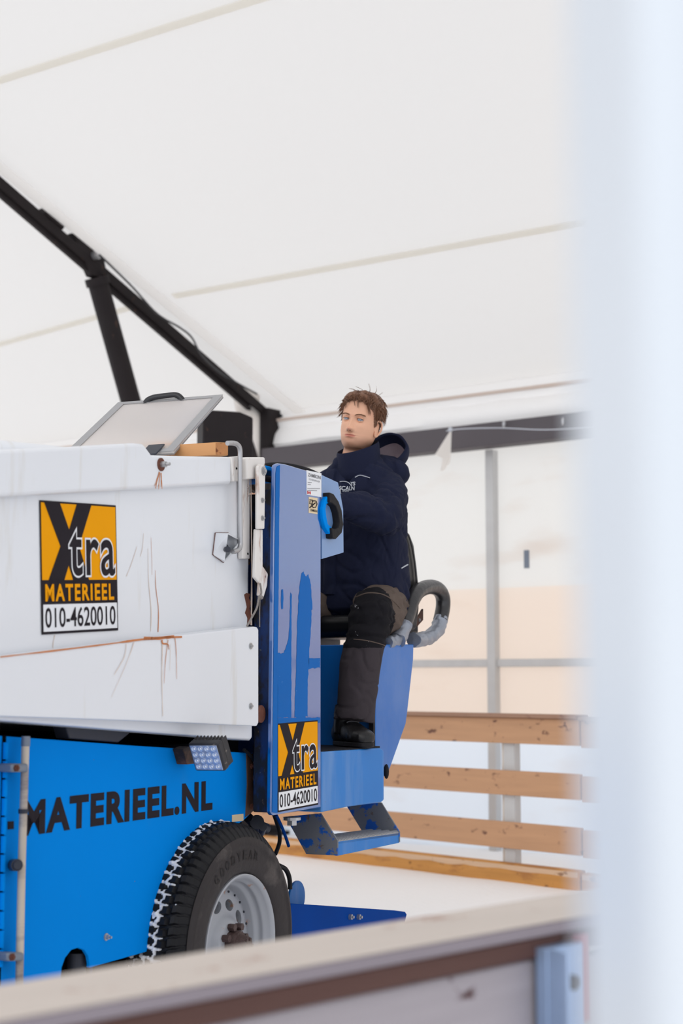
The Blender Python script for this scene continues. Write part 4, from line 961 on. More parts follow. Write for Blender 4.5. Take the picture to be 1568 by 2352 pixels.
# rim
rp_ = [(0.231, 0.016), (0.230, 0.008), (0.226, 0.006), (0.219, 0.010), (0.214, 0.020), (0.211, 0.034), (0.205, 0.038), (0.204, 0.046), (0.207, 0.053), (0.203, 0.062), (0.195, 0.066), (0.191, 0.074), (0.190, 0.092), (0.186, 0.098), (0.180, 0.098)]
rim = obj('rim', ring_mesh(rp_, lambda a, r, h, i: (r, h), 96, closed=False), 'rim_paint', whl, smooth=True, label='silver white steel wheel rim')
dp_ = [(0.184, 0.097), (0.176, 0.088), (0.160, 0.084), (0.105, 0.078), (0.090, 0.070), (0.080, 0.052), (0.068, 0.046), (0.045, 0.044), (0.045, 0.11), (0.184, 0.11)]
mb = MB().add(*ring_mesh(dp_, lambda a, r, h, i: (r, h), 96))
cut = MB()
for k in range(10):
    a = 2 * PI * k / 10 + math.radians(35); cc = Vector((0.128 * math.cos(a), 0, WC.z + 0.128 * math.sin(a))); tg = Vector((-math.sin(a), 0, math.cos(a))); rd = Vector((math.cos(a), 0, math.sin(a)))
    n_ = 16; r1 = [cc + tg * 0.027 * math.cos(2 * PI * q / n_) + rd * 0.019 * math.sin(2 * PI * q / n_) + Vector((0, 0.03, 0)) for q in range(n_)]
    cut.add(*prism(r1, (0, 0.09, 0)))
dm = bpy.data.objects.new('wheel_disc', new_mesh('wheel_disc', mb, ['rim_paint'], True)); C.objects.link(dm)
ct = bpy.data.objects.new('cut', new_mesh('cut', cut, ['hole_black'])); C.objects.link(ct)
bo_ = dm.modifiers.new('b', 'BOOLEAN'); bo_.object = ct; bo_.operation = 'DIFFERENCE'; bo_.solver = 'EXACT'
bpy.context.view_layer.update()
me = bpy.data.meshes.new_from_object(dm.evaluated_get(bpy.context.evaluated_depsgraph_get()))
dm.modifiers.clear(); dm.data = me; bpy.data.objects.remove(ct); dm.parent = whl
try: dm.data.set_sharp_from_angle(angle=math.radians(40))
except Exception: pass
dm['label'] = 'pierced silver wheel disc'
mb = MB()
for k in range(24):
    a = 2 * PI * k / 24; p = Vector((0.170 * math.cos(a), 0.0865, WC.z + 0.170 * math.sin(a))); mb.add(*cyl(p, p + Vector((0, -0.004, 0)), 0.004, 8))
obj('rivet', mb, 'frame_steel', whl)
mb = MB().add(*cyl((0, 0.05, WC.z), (0, 0.012, WC.z), 0.052, 20, 0.044)).add(*cyl((0, 0.012, WC.z), (0, -0.015, WC.z), 0.036, 16, 0.030))
mb.v = [a + Vector((noise.noise(a * 60), 0, noise.noise(a * 60 + Vector((3, 3, 3))))) * 0.004 for a in mb.v]
obj('hub', mb, 'hub_grease', whl, smooth=True, label='greasy brown hub')
for k in range(8):
    a = 2 * PI * k / 8 + 0.3; p = Vector((0.062 * math.cos(a), 0.046, WC.z + 0.062 * math.sin(a))); obj('wheel_nut', cyl(p, p + Vector((0, -0.024, 0)), 0.0125, 6), 'hub_grease', whl)
for k in range(6):
    a = 2 * PI * k / 6; p = Vector((0.024 * math.cos(a), -0.012, WC.z + 0.024 * math.sin(a))); obj('hub_bolt', cyl(p, p + Vector((0, -0.008, 0)), 0.006, 6), 'hub_grease', whl)
obj('axle', cyl((0, 0.10, WC.z), (0, 1.6, WC.z), 0.05, 16), 'frame_steel', mc, smooth=True)
# far rear wheel (stands on the hidden side)
mb = MB().add(*lathe([(0.22, 0), (0.38, 0.02), (RT, 0.05), (RT, 0.2), (0.38, 0.235), (0.22, 0.235)], (0, 1.60, WC.z), (0, 1, 0), 48, closed=True)); obj('far_wheel', mb, 'tread', mc, smooth=True)

# ================================================================== THE DRIVER
PO = Vector((1.0, 0.1, pz + 0.004))
pr = thing('person', 'man in navy work jacket sitting at the wheel, looking off to the left', 'person', O + U * PO.x + I * PO.y + ZV * PO.z, V_RZ)
pr['off'] = (PO.x, PO.y, PO.z)
def remeshed(parts, vox, name='tmp', sm=2, sf=0.5):
    mb = MB()
    for p in parts: mb.add(*p)
    me = bpy.data.meshes.new(name); me.from_pydata([tuple(a) for a in mb.v], [], mb.f); me.validate()
    bm = bmesh.new(); bm.from_mesh(me); bmesh.ops.recalc_face_normals(bm, faces=bm.faces); bm.to_mesh(me); bm.free()
    o = bpy.data.objects.new(name, me); C.objects.link(o)
    r = o.modifiers.new('r', 'REMESH'); r.mode = 'VOXEL'; r.voxel_size = vox
    s = o.modifiers.new('s', 'SMOOTH'); s.iterations = sm; s.factor = sf
    bpy.context.view_layer.update()
    me2 = bpy.data.meshes.new_from_object(o.evaluated_get(bpy.context.evaluated_depsgraph_get()))
    bpy.data.objects.remove(o); bpy.data.meshes.remove(me)
    v = [a.co.copy() for a in me2.vertices]; n = [a.normal.copy() for a in me2.vertices]; f = [tuple(p.vertices) for p in me2.polygons]
    bpy.data.meshes.remove(me2); return v, f, n
def limb(pts, n=24, e=2.0, sub=5):
    """pts: (centre, radius along 'a', radius along 'b'); a is kept near -Y side"""
    cs = smooth_path([p[0] for p in pts], sub); m = len(cs); secs = []
    for i, c_ in enumerate(cs):
        t = i / sub; k = min(int(t), len(pts) - 2); u_ = t - k; u_ = u_ * u_ * (3 - 2 * u_)
        ra = pts[k][1] * (1 - u_) + pts[k + 1][1] * u_; rb = pts[k][2] * (1 - u_) + pts[k + 1][2] * u_
        d = (cs[min(i + 1, m - 1)] - cs[max(i - 1, 0)]).normalized(); a = Vector((0, 1, 0)); a = (a - d * a.dot(d)).normalized(); b = d.cross(a)
        secs.append((c_, a * ra, b * rb, e))
    return loft(secs, n)
V = Vector
# ---- head (own axes: f forward, l to his left, h up)
HC = V((1.352, 0.215, 2.352)); yaw = math.radians(-2); rollh = math.radians(-9.5); pit = math.radians(1)
Rz = Matrix.Rotation(-yaw, 3, 'Z')
def hd(f_, l_, h_):
    """head coords -> machine frame; forward is -X, his left is -Y"""
    # roll about forward axis (leans to his left), pitch up
    l2 = l_ * math.cos(rollh) - h_ * math.sin(rollh) * -1 * -1; h2 = l_ * math.sin(rollh) + h_ * math.cos(rollh)
    l2 = l_ * math.cos(rollh) - h_ * math.sin(rollh)
    f2 = f_ * math.cos(pit) - h2 * math.sin(pit); h3 = f_ * math.sin(pit) + h2 * math.cos(pit)
    return HC + Rz @ V((-f2, -l2, 0)) + V((0, 0, h3))
def interp(tab, t):
    k = max(0, min(len(tab) - 2, int(t))); u_ = t - k; p0 = tab[max(k - 1, 0)]; p1 = tab[k]; p2 = tab[k + 1]; p3 = tab[min(k + 2, len(tab) - 1)]
    return [0.5 * (2 * b + (c_ - a) * u_ + (2 * a - 5 * b + 4 * c_ - d) * u_ ** 2 + (3 * b - a - 3 * c_ + d) * u_ ** 3) for a, b, c_, d in zip(p0, p1, p2, p3)]
#  rings: h at front, h at back, f front, f back, half width, exponent
HT = [(0.1165, 0.1165, 0.002, -0.012, 0.005, 2), (0.113, 0.113, 0.034, -0.046, 0.036, 2), (0.102, 0.102, 0.060, -0.072, 0.055, 2.05), (0.083, 0.083, 0.077, -0.090, 0.068, 2.1),
      (0.058, 0.058, 0.0865, -0.099, 0.0755, 2.15), (0.036, 0.036, 0.0895, -0.101, 0.077, 2.2), (0.018, 0.018, 0.0900, -0.100, 0.0765, 2.2), (0.002, 0.000, 0.0870, -0.097, 0.0755, 2.2),
      (-0.016, -0.014, 0.0880, -0.092, 0.0745, 2.15), (-0.034, -0.028, 0.0885, -0.085, 0.0745, 2.15), (-0.052, -0.042, 0.0890, -0.078, 0.0725, 2.12), (-0.068, -0.055, 0.0890, -0.072, 0.0698, 2.1),
      (-0.084, -0.066, 0.0880, -0.068, 0.0662, 2.12), (-0.098, -0.074, 0.0860, -0.066, 0.0618, 2.12), (-0.109, -0.082, 0.0800, -0.065, 0.0572, 2.08), (-0.117, -0.090, 0.0680, -0.065, 0.0530, 2.0),
      (-0.119, -0.100, 0.0480, -0.065, 0.0540, 2.0), (-0.125, -0.115, 0.0330, -0.066, 0.0570, 2.0), (-0.142, -0.135, 0.0280, -0.068, 0.0600, 2.0), (-0.175, -0.165, 0.0220, -0.072, 0.0620, 2.0), (-0.215, -0.200, 0.030, -0.085, 0.0720, 2.0)]
def gs(x, s): return math.exp(-(x / s) ** 2)
def face_disp(l, h):
    d = 0.0; al = abs(l)
    if -0.056 < h < 0.014:
        t = (0.012 - h) / 0.060; prof_ = 0.0040 + 0.0235 * max(0, t) ** 1.25
        if h < -0.042: prof_ *= max(0, (h + 0.056) / 0.014) ** 0.7
        wd_ = 0.0070 + 0.0050 * max(0, t); d += prof_ * gs(l, wd_)
    d += 0.0085 * gs(al - 0.0125, 0.0055) * gs(h + 0.041, 0.0065)      # wings
    d += 0.0045 * gs(al - 0.028, 0.020) * gs(h - 0.0185, 0.0075)        # brow
    d -= 0.0130 * gs(al - 0.029, 0.0150) * gs(h - 0.0015, 0.0110)       # socket
    d += 0.0030 * gs(al - 0.046, 0.016) * gs(h + 0.026, 0.014)          # cheek
    d -= 0.0022 * gs(al - 0.040, 0.014) * gs(h + 0.062, 0.018)
    d += 0.0050 * gs(l, 0.021) * gs(h + 0.0640, 0.0048)                 # upper lip
    d += 0.0055 * gs(l, 0.018) * gs(h + 0.0735, 0.0050)                 # lower lip
    d -= 0.0050 * gs(l, 0.024) * gs(h + 0.0688, 0.0020)                 # mouth line
    d -= 0.0030 * gs(l, 0.020) * gs(h + 0.0830, 0.0050)
    d += 0.0050 * gs(l, 0.020) * gs(h + 0.0980, 0.0120)                 # chin
    d -= 0.0016 * gs(l, 0.003) * gs(h + 0.056, 0.005)
    return d
NRg, NCg = 190, 168
hv = []; hinfo = []
for i in range(NRg + 1):
    r_ = interp(HT, i / NRg * (len(HT) - 1)); hf, hb_, ff, fb, wd_, ee = r_
    for k in range(NCg):
        a = 2 * PI * k / NCg
        # denser in the front
        a = a - 0.45 * math.sin(a)
        ca, sa = math.cos(a), math.sin(a)
        xx = (abs(ca) ** (2 / ee)) * (1 if ca > 0 else -1); yy = (abs(sa) ** (2 / ee)) * (1 if sa > 0 else -1)
        fc = -0.005; f_ = fc + (ff - fc) * xx if xx > 0 else fc + (fc - fb) * xx; l_ = wd_ * yy
        tt = (xx + 1) / 2; h_ = hb_ + (hf - hb_) * tt
        if xx > 0.2 and h_ > -0.118: f_ += face_disp(l_, h_) * min(1, (xx - 0.2) / 0.35)
        # temples in, jaw corner
        if xx > 0: l_ *= 1 - 0.05 * gs(h_ - 0.03, 0.03) * gs(f_ - 0.06, 0.02)
        hv.append(hd(f_, l_, h_)); hinfo.append((f_, l_, h_))
hfc = [(i * NCg + k, i * NCg + (k + 1) % NCg, (i + 1) * NCg + (k + 1) % NCg, (i + 1) * NCg + k) for i in range(NRg) for k in range(NCg)] + [tuple(reversed(range(NCg)))]
def face_mat(info):
    f_, l_, h_ = info
    if f_ > 0.05:
        if (abs(l_) / 0.0250) ** 2 + ((h_ + 0.0690 + 0.0015 * gs(l_, 0.004)) / 0.0072) ** 2 < 1: return 2
        if gs(l_, 0.011) * gs(h_ + 0.043, 0.010) > 0.5: return 3
    return 0
body = MB(); body.add(hv, hfc)
body.m = [face_mat(hinfo[q[0]]) for q in hfc]
# eyelids: shells round each eyeball
EC = {}; lash = {}
for s in (1, -1):
    ec = (0.0705, s * 0.0315, 0.0000); EC[s] = ec
    for (lo_, hi_, rr) in ((0.38, 1.35, 0.0142), (-1.35, -0.36, 0.0138)):
        v = []; f = []; na2, nb2 = 8, 20
        for i in range(na2 + 1):
            el = lo_ + (hi_ - lo_) * i / na2
            for k in range(nb2 + 1):
                az = -1.35 + 2.7 * k / nb2
                elx = el if (i > 0 if lo_ > 0 else i < na2) else el - (0.28 if lo_ > 0 else -0.22) * (abs(az) / 1.35) ** 2
                rad = rr * (1 - 0.06 * (abs(az) / 1.35) ** 2)
                v.append(hd(ec[0] + rad * math.cos(elx) * math.cos(az), ec[1] + rad * 1.18 * math.cos(elx) * math.sin(az), ec[2] + rad * math.sin(elx)))
        for i in range(na2):
            for k in range(nb2): q = i * (nb2 + 1) + k; f.append((q, q + 1, q + nb2 + 2, q + nb2 + 1))
        body.add(v, f)
        if lo_ > 0: lash[s] = v[:nb2 + 1]
# ears
def ear(s):
    v = []; f = []; n1, n2 = 28, 12
    for i in range(n1 + 1):          # outer helix ring sweeping the ear outline
        t = i / n1 * 2 * PI
        for k in range(n2):
            pass
    out = [(0.010, 0.022), (0.004, 0.031), (-0.008, 0.034), (-0.019, 0.028), (-0.024, 0.014), (-0.022, -0.002), (-0.015, -0.016), (-0.008, -0.028), (0.001, -0.034), (0.007, -0.030), (0.008, -0.016)]
    pth = [V(hd(-0.004 + a * 1.0, s * (0.0735 + 0.012 * gs(a + 0.024, 0.015) + 0.004), -0.020 + b)) for a, b in out]
    body.add(*tube(smooth_path(pth, 5), [0.0042] * 10 + [0.0055], 8), mi=0)
    cen = [V(hd(-0.004 + a * 0.85, s * 0.0735, -0.020 + b * 0.85)) for a, b in out]
    q = smooth_path(cen, 3); m = len(q); c0 = V(hd(-0.010, s * 0.0745, -0.018))
    body.add(q + [c0 + V((0, 0, 0))], [(i, i + 1, m) for i in range(m - 1)] + [(m - 1, 0, m)], mi=0)
    body.add(*sphere(tuple(hd(-0.008, s * 0.0735, -0.018)), (.019, .007, .031), 14, 10), mi=0)
    body.add(*sphere(tuple(hd(-0.006, s * 0.078, -0.048)), (0.006, 0.004, 0.009), 10, 8))
    anti = [V(hd(-0.004 + a * 0.6, s * (0.078), -0.019 + b * 0.62)) for a, b in out[1:8]]
    body.add(*tube(smooth_path(anti, 4), 0.0032, 7))
    body.add(*sphere(tuple(hd(0.003, s * 0.0765, -0.026)), (0.004, 0.003, 0.006), 8, 6))
ear(1); ear(-1)
# arms, hands, trunk, legs of the body below the clothes
LS, LE, LW = V((1.37, 0.085, 2.055)), V((1.185, 0.025, 1.932)), V((0.945, 0.14, 1.965))
RS, RE, RW = V((1.39, 0.44, 2.06)), V((1.20, 0.53, 1.90)), V((0.985, 0.50, 1.99))
def hand(wp, tgt, side):
    """palm, four curled fingers and a thumb closed on the wheel rim"""
    d = (tgt - wp).normalized(); s = d.cross(ZV).normalized(); up_ = s.cross(d).normalized(); parts = []
    parts.append(loft([(wp, s * 0.028, up_ * 0.020, 2), (wp + d * 0.03, s * 0.036, up_ * 0.019, 2.3), (wp + d * 0.065, s * 0.042, up_ * 0.016, 2.5), (wp + d * 0.090, s * 0.040, up_ * 0.013, 2.4)], 20))
    for k, ln in enumerate((0.92, 1.0, 0.95, 0.78)):
        b0 = wp + d * 0.082 + s * (-0.030 + 0.020 * k); r_ = 0.0088 - 0.0006 * abs(k - 1)
        p = [b0, b0 + d * 0.026 * ln + up_ * 0.006, b0 + d * 0.045 * ln - up_ * 0.012, b0 + d * 0.040 * ln - up_ * 0.034, b0 + d * 0.020 * ln - up_ * 0.044]
        parts.append(tube(smooth_path(p, 4), [r_, r_ * 0.75], 10))
    b0 = wp + d * 0.030 - s * side * 0.032
    parts.append(tube(smooth_path([b0, b0 + d * 0.026 - s * side * 0.014 - up_ * 0.010, b0 + d * 0.050 - s * side * 0.010 - up_ * 0.026, b0 + d * 0.062 - s * side * 0.002 - up_ * 0.036], 4), [0.011, 0.0078], 10))
    return parts
parts = [limb([(V((1.50, .27, 1.50)), .17, .12), (V((1.47, .265, 1.65)), .155, .11), (V((1.42, .26, 1.85)), .17, .115), (V((1.385, .25, 2.04)), .17, .10), (V((1.375, .235, 2.13)), .09, .07), (V((1.37, .225, 2.20)), .055, .05)])]
parts.append(limb([(LS, .055, .06), (LE, .042, .045), (LW, .028, .026)])); parts.append(limb([(RS, .055, .06), (RE, .042, .045), (RW, .028, .026)]))
KL, AL = V((1.13, 0.075, 1.525)), V((1.03, 0.118, 1.11)); KR, AR = V((1.10, 0.44, 1.53)), V((0.90, 0.46, 1.11))
parts.append(limb([(V((1.50, .16, 1.55)), .09, .09), (V((1.32, .11, 1.55)), .075, .075), (KL, .046, .046), (V((1.08, .085, 1.36)), .044, .046), (AL, .028, .028), (V((1.045, .14, 1.06)), .024, .024)]))
parts.append(limb([(V((1.50, .38, 1.55)), .09, .09), (V((1.30, .41, 1.55)), .075, .075), (KR, .046, .046), (V((1.00, .45, 1.36)), .052, .055), (AR, .028, .028), (V((0.91, .46, 1.06)), .024, .024)]))
def rimpt(t): return swc + (sw_u * math.cos(t) + sw_v * math.sin(t)) * R_
parts += hand(LW, LW + V((-0.09, 0.045, 0.01)), 1); parts += hand(RW, RW + V((-0.09, -0.03, 0.012)), -1)
v, f, n = remeshed(parts, 0.0052, sm=2)
body.add(v, f)
bo = obj('body', body, ['skin', 'stubble', 'lips', 'skin_red'], pr, smooth=True)
at = bo.data.attributes.new('beard', 'FLOAT', 'POINT')
def beard_w(i):
    if i >= len(hinfo): return 0.0
    f_, l_, h_ = hinfo[i]
    if f_ < -0.03 or h_ < -0.135: return 0.0
    w1 = min(1, max(0, (-0.060 - h_ - 0.35 * max(0, 0.03 - f_)) / 0.030)); w2 = gs(l_, 0.030) * gs(h_ + 0.056, 0.008) * 0.7
    return min(1, max(w1, w2)) * (1 if h_ > -0.122 else max(0, (h_ + 0.135) / 0.013))
for i in range(len(bo.data.vertices)): at.data[i].value = beard_w(i)
_m = M['skin']; _n = _m.node_tree.nodes; _l = _m.node_tree.links; _b = _n['Principled BSDF']
_src = _b.inputs['Base Color'].links[0].from_socket
_a = _n.new('ShaderNodeAttribute'); _a.attribute_name = 'beard'; _x = _n.new('ShaderNodeMixRGB'); _mm = _n.new('ShaderNodeMath'); _mm.operation = 'MULTIPLY'; _mm.inputs[1].default_value = 0.62
_l.new(_a.outputs['Fac'], _mm.inputs[0]); _l.new(_mm.outputs[0], _x.inputs[0]); _l.new(_src, _x.inputs[1]); _x.inputs[2].default_value = lin((150, 108, 88)) + (1,); _l.new(_x.outputs[0], _b.inputs['Base Color'])
# ---- eyes, brows
for s in (1, -1):
    obj('nostril', sphere(tuple(hd(0.1040, s * 0.0068, -0.0505)), (0.0034, 0.0026, 0.0018), 10, 6), 'lash', pr, smooth=True)
    ec = EC[s]
    e_ = MB().add(*sphere((0, 0, 0), 0.0126, 20, 14)); T = Matrix.Translation(hd(*ec)); eo = obj('eye', e_.move(T), 'eye_white', pr, smooth=True)
    gaze = (hd(1, 0.10, 0.10) - hd(0, 0, 0)).normalized(); cpt = V(hd(*ec))
    po_ = V(pr['off'])
    obj('iris', cyl(cpt + gaze * 0.0108, cpt + gaze * 0.0129, 0.0066, 20, 0.0060), 'iris', eo); obj('pupil', cyl(cpt + gaze * 0.0125, cpt + gaze * 0.0131, 0.0030, 14), 'pupil', eo)
    obj('eyelash', tube([a + (a - V(hd(*ec))).normalized() * 0.0003 for a in lash[s][1:-1]], 0.0009, 5), 'lash', eo)
    mb = MB(); random.seed(3 + s)
    for k in range(90):
        t = k / 89; l_ = s * (0.012 + 0.038 * t); h_ = 0.0165 + 0.0055 * math.sin(t * PI * 0.8) + random.uniform(-0.0022, 0.0022)
        f0 = 0.0905 + face_disp(l_, h_) - 0.9 * l_ * l_ * 7.0
        a = V(hd(f0, l_, h_)); b = V(hd(f0 + 0.0012 - 0.002 * t, l_ + s * 0.007, h_ + 0.0025 * (1 - 2 * t)))
        mb.add(*tube([a, (a + b) / 2 + (a - HC).normalized() * 0.0010, b], [0.0009, 0.0003], 4))
    obj('eyebrow', mb, 'brow', pr)
# ---- hair: cap grown from the skull plus locks
def in_hair(f_, l_, h_):
    """signed amount inside the hairline"""
    ang = math.atan2(abs(l_), f_)                       # 0 front .. pi back
    if ang < 0.55: line = 0.083 - 0.012 * (ang / 0.55) + 0.004 * math.sin(l_ * 260)
    elif ang < 1.05: line = 0.071 - 0.026 * (ang - 0.55) / 0.5
    elif ang < 1.35: line = 0.045 - 0.062 * (ang - 1.05) / 0.3
    elif ang < 1.75: line = -0.017 + 0.025 * (ang - 1.35) / 0.4
    else: line = 0.008 - 0.050 * min(1, (ang - 1.75) / 0.7)
    return h_ - line
mb = MB(); hvv = []; keep = {}
bvh_pts = []
for idx, (f_, l_, h_) in enumerate(hinfo):
    s_ = in_hair(f_, l_, h_)
    if s_ > -0.004 and h_ > -0.09:
        th_ = min(1, max(0, (s_ + 0.004) / 0.020)); t_ = (0.005 + 0.012 * min(1, max(0, (h_ - 0.03) / 0.05))) * th_ ** 0.6
        n3 = V((f_ + 0.005, l_, h_ * 0.9)).normalized()
        t_ *= 0.80 + 0.45 * noise.noise(V((f_ * 45, l_ * 45, h_ * 16))) + 0.20 * (h_ > 0.05)
        t_ = max(t_, 0.0012)
        q = V((f_, l_, h_)) + n3 * t_; keep[idx] = len(hvv); hvv.append(hd(*q))
hff = [tuple(keep[i] for i in q) for q in hfc if all(i in keep for i in q)]
mb.add(hvv, hff)
random.seed(11)
idxs = [i for i in keep if in_hair(*hinfo[i]) > 0.0]
for k in range(2600):
    i = random.choice(idxs); f_, l_, h_ = hinfo[i]
    n3 = V((f_ + 0.005, l_, h_ * 0.9)).normalized()
    flow = V((0.35 if f_ > 0 else -0.1, (0.5 if h_ > 0.07 else -0.05) * (1 if l_ > 0 else -1), -0.85 if h_ < 0.085 else -0.1))
    if h_ > 0.07 and f_ > -0.03: flow = V((0.9, 0.35 + random.uniform(-.5, .3), -0.15))
    flow = (flow - n3 * flow.dot(n3)).normalized() + V((random.uniform(-.13, .13), random.uniform(-.13, .13), random.uniform(-.1, .1)))
    L_ = random.uniform(0.018, 0.040) * (0.5 if h_ < 0.03 else 1); b0 = V((f_, l_, h_)) + n3 * (0.003 if h_ < 0.03 else 0.010)
    p = [b0, b0 + flow * L_ * 0.5 + n3 * (0.0015 if h_ < 0.04 else 0.005), b0 + flow * L_ + n3 * random.uniform(-0.001, 0.004)]
    if in_hair(*p[2]) < -0.006: continue
    w0 = random.uniform(0.0009, 0.0018)
    mb.add(*tube([V(hd(*q)) for q in p], [w0, w0 * 0.9, 0.0003], 4))
def lock(pts, w0=0.0012, n=1, sp=0.004):
    for k in range(n):
        j = V((random.uniform(-sp, sp), random.uniform(-sp, sp), random.uniform(-sp, sp)))
        q = smooth_path([V(a) + j * (0.4 + 0.6 * i / (len(pts) - 1)) for i, a in enumerate(pts)], 4)
        mb.add(*tube([V(hd(*a)) for a in q], [w0, 0.0003], 4))
lock([(0.070, 0.012, 0.098), (0.092, 0.018, 0.085), (0.098, 0.022, 0.066), (0.097, 0.024, 0.050)], 0.0011, 12, 0.004)
lock([(0.075, -0.002, 0.098), (0.095, -0.002, 0.085), (0.099, 0.006, 0.066), (0.099, 0.008, 0.056)], 0.0009, 5, 0.004)
lock([(0.065, -0.030, 0.095), (0.086, -0.036, 0.080), (0.088, -0.040, 0.060), (0.082, -0.048, 0.044)], 0.0012, 14, 0.006)
lock([(0.060, -0.050, 0.085), (0.070, -0.060, 0.065), (0.066, -0.066, 0.045), (0.060, -0.070, 0.030)], 0.0012, 12, 0.006)
lock([(0.055, 0.050, 0.088), (0.074, 0.055, 0.070), (0.070, 0.062, 0.050), (0.060, 0.067, 0.030)], 0.0012, 12, 0.006)
for a in ([(0.0, 0.035, 0.115), (0.0, 0.050, 0.140), (0.0, 0.046, 0.160)], [(0.0, 0.02, 0.120), (0.01, 0.025, 0.145), (0.0, 0.010, 0.168)], [(0.02, 0.0, 0.120), (0.03, 0.0, 0.135), (0.06, -0.02, 0.142)], [(0.03, -0.01, 0.118), (0.05, -0.03, 0.130), (0.06, -0.05, 0.130)], [(-0.01, 0.045, 0.112), (-0.01, 0.062, 0.128), (-0.01, 0.075, 0.140)]):
    lock(a, 0.0006, 3, 0.003)
obj('hair', mb, 'hair', pr, smooth=False)
# ---- jacket
def ring_sec(c, a, b, e=2.3, tw=0.0): 
    A_ = V((a * math.cos(tw), a * math.sin(tw), 0)); B_ = V((-b * math.sin(tw), b * math.cos(tw), 0)); return (V(c), A_, B_, e)
torso = loft([ring_sec((1.465, .275, 1.515), .17, .205), ring_sec((1.455, .275, 1.56), .205, .238), ring_sec((1.45, .275, 1.63), .20, .235), ring_sec((1.435, .27, 1.74), .180, .222), ring_sec((1.415, .265, 1.86), .172, .222),
              ring_sec((1.395, .26, 1.97), .165, .232), ring_sec((1.385, .255, 2.05), .150, .232), ring_sec((1.378, .25, 2.10), .130, .205), ring_sec((1.372, .245, 2.14), .110, .165), ring_sec((1.366, .238, 2.175), .098, .115),
              ring_sec((1.362, .232, 2.20), .09, .092)], 40)
slL = limb([(LS + V((0.01, 0.03, 0.0)), .082, .09), (LS + V((-0.02, -0.005, -0.015)), .084, .090), (LS.lerp(LE, .55), .076, .080), (LE + V((0.005, 0, -0.01)), .068, .076), (LE.lerp(LW, .45), .066, .068), (LE.lerp(LW, .80), .055, .055), (LW + V((-0.005, 0, 0)), .042, .042)], 28)
slR = limb([(RS + V((0.01, -0.03, 0.0)), .085, .09), (RS + V((-0.02, 0.005, -0.015)), .086, .090), (RS.lerp(RE, .55), .075, .078), (RE, .070, .076), (RE.lerp(RW, .45), .064, .066), (RE.lerp(RW, .80), .054, .054), (RW + V((-0.005, 0, 0)), .042, .042)], 28)
shl = [sphere((1.382, .12, 2.085), (.086, .092, .062), 20, 14), sphere((1.390, .42, 2.085), (.085, .085, .058), 20, 14)]
hoodb = sphere((1.485, .175, 2.145), (.095, .125, .085), 24, 16)
v, f, n = remeshed([torso, slL, slR, hoodb] + shl, 0.0062, sm=3)
def wrinkle(p, nn):
    # long soft folds that run round arms and down the trunk, plus fine crumple
    a = noise.noise(V((p.x * 6, p.y * 6, p.z * 9 + 2 * p.x))) * 0.010
    arm = max(0, 1 - abs((p - LE).length) / 0.17)
    d = (LW - LE).normalized(); t = (p - LE).dot(d)
    a += arm * 0.0050 * math.sin(t * 80 + 14 * p.z + 3 * noise.noise(p * 14))
    fo = 1 - abs(noise.noise(V((p.x * 9 + p.z * 6, p.y * 9, p.z * 9 - p.y * 5))))
    a -= 0.0085 * max(0, fo - 0.80) / 0.20
    fo2 = 1 - abs(noise.noise(V((p.x * 22 + 4, p.y * 20 + p.z * 8, p.z * 13))))
    a -= 0.0030 * max(0, fo2 - 0.82) / 0.18
    return a
v = [p + nn * wrinkle(p, nn) for p, nn in zip(v, n)]
jk = obj('jacket', (v, f), 'navy_cloth', pr, smooth=True, label='navy work jacket')
JB = BVHTree.FromPolygons(v, f)
# collar (stand-up, open at the front)
cs_ = []; nC = 40
cv2 = []; cf2 = []
for i in range(nC + 1):
    a = math.radians(-172 + 344 * i / nC) + PI          # opening slightly to his right of front
    for j, (rad, hh) in enumerate(((1.14, 2.125), (1.09, 2.16), (1.05, 2.20), (1.02, 2.252), (0.98, 2.260), (0.94, 2.245), (0.93, 2.17))):
        fr_ = -math.cos(a + PI)
        ca, sa = math.cos(a), math.sin(a)
        top = 0.036 * (ca + 0.12) - 0.010 * sa if hh > 2.19 else (0.014 * ca - 0.004 * sa)
        cx_, cy_ = 1.356 - 0.012 * (hh - 2.12) * 8, 0.222
        cv2.append(V((cx_ + ca * 0.092 * rad, cy_ + sa * 0.088 * rad, hh + top - 0.018)))
for i in range(nC):
    for j in range(6): q = i * 7 + j; cf2.append((q, q + 7, q + 8, q + 1))
co = obj('collar', (cv2, cf2), 'navy_cloth', jk, smooth=True)
so = co.modifiers.new('s', 'SOLIDIFY'); so.thickness = 0.004
# storm flap down the chest
def drape(y, z, off=0.004, x0=0.9, d=V((1, 0, 0))):
    h_ = JB.ray_cast(V((x0, y, z)), d); return (h_[0] - d * off) if h_[0] is not None else None
def drape_strip(ya, yb, za, zb, n1, n2, off):
    vv_ = []; ok = True
    for i in range(n1 + 1):
        for j in range(n2 + 1):
            p = drape(ya + (yb - ya) * j / n2, za + (zb - za) * i / n1, off if 0 < j < n2 else 0.0)
            vv_.append(p if p is not None else V((1.25, ya, za)))
    return vv_, [(i * (n2 + 1) + j, i * (n2 + 1) + j + 1, (i + 1) * (n2 + 1) + j + 1, (i + 1) * (n2 + 1) + j) for i in range(n1) for j in range(n2)]
obj('storm_flap', drape_strip(0.285, 0.345, 1.62, 2.15, 46, 8, 0.009), 'navy_cloth', jk, smooth=True)
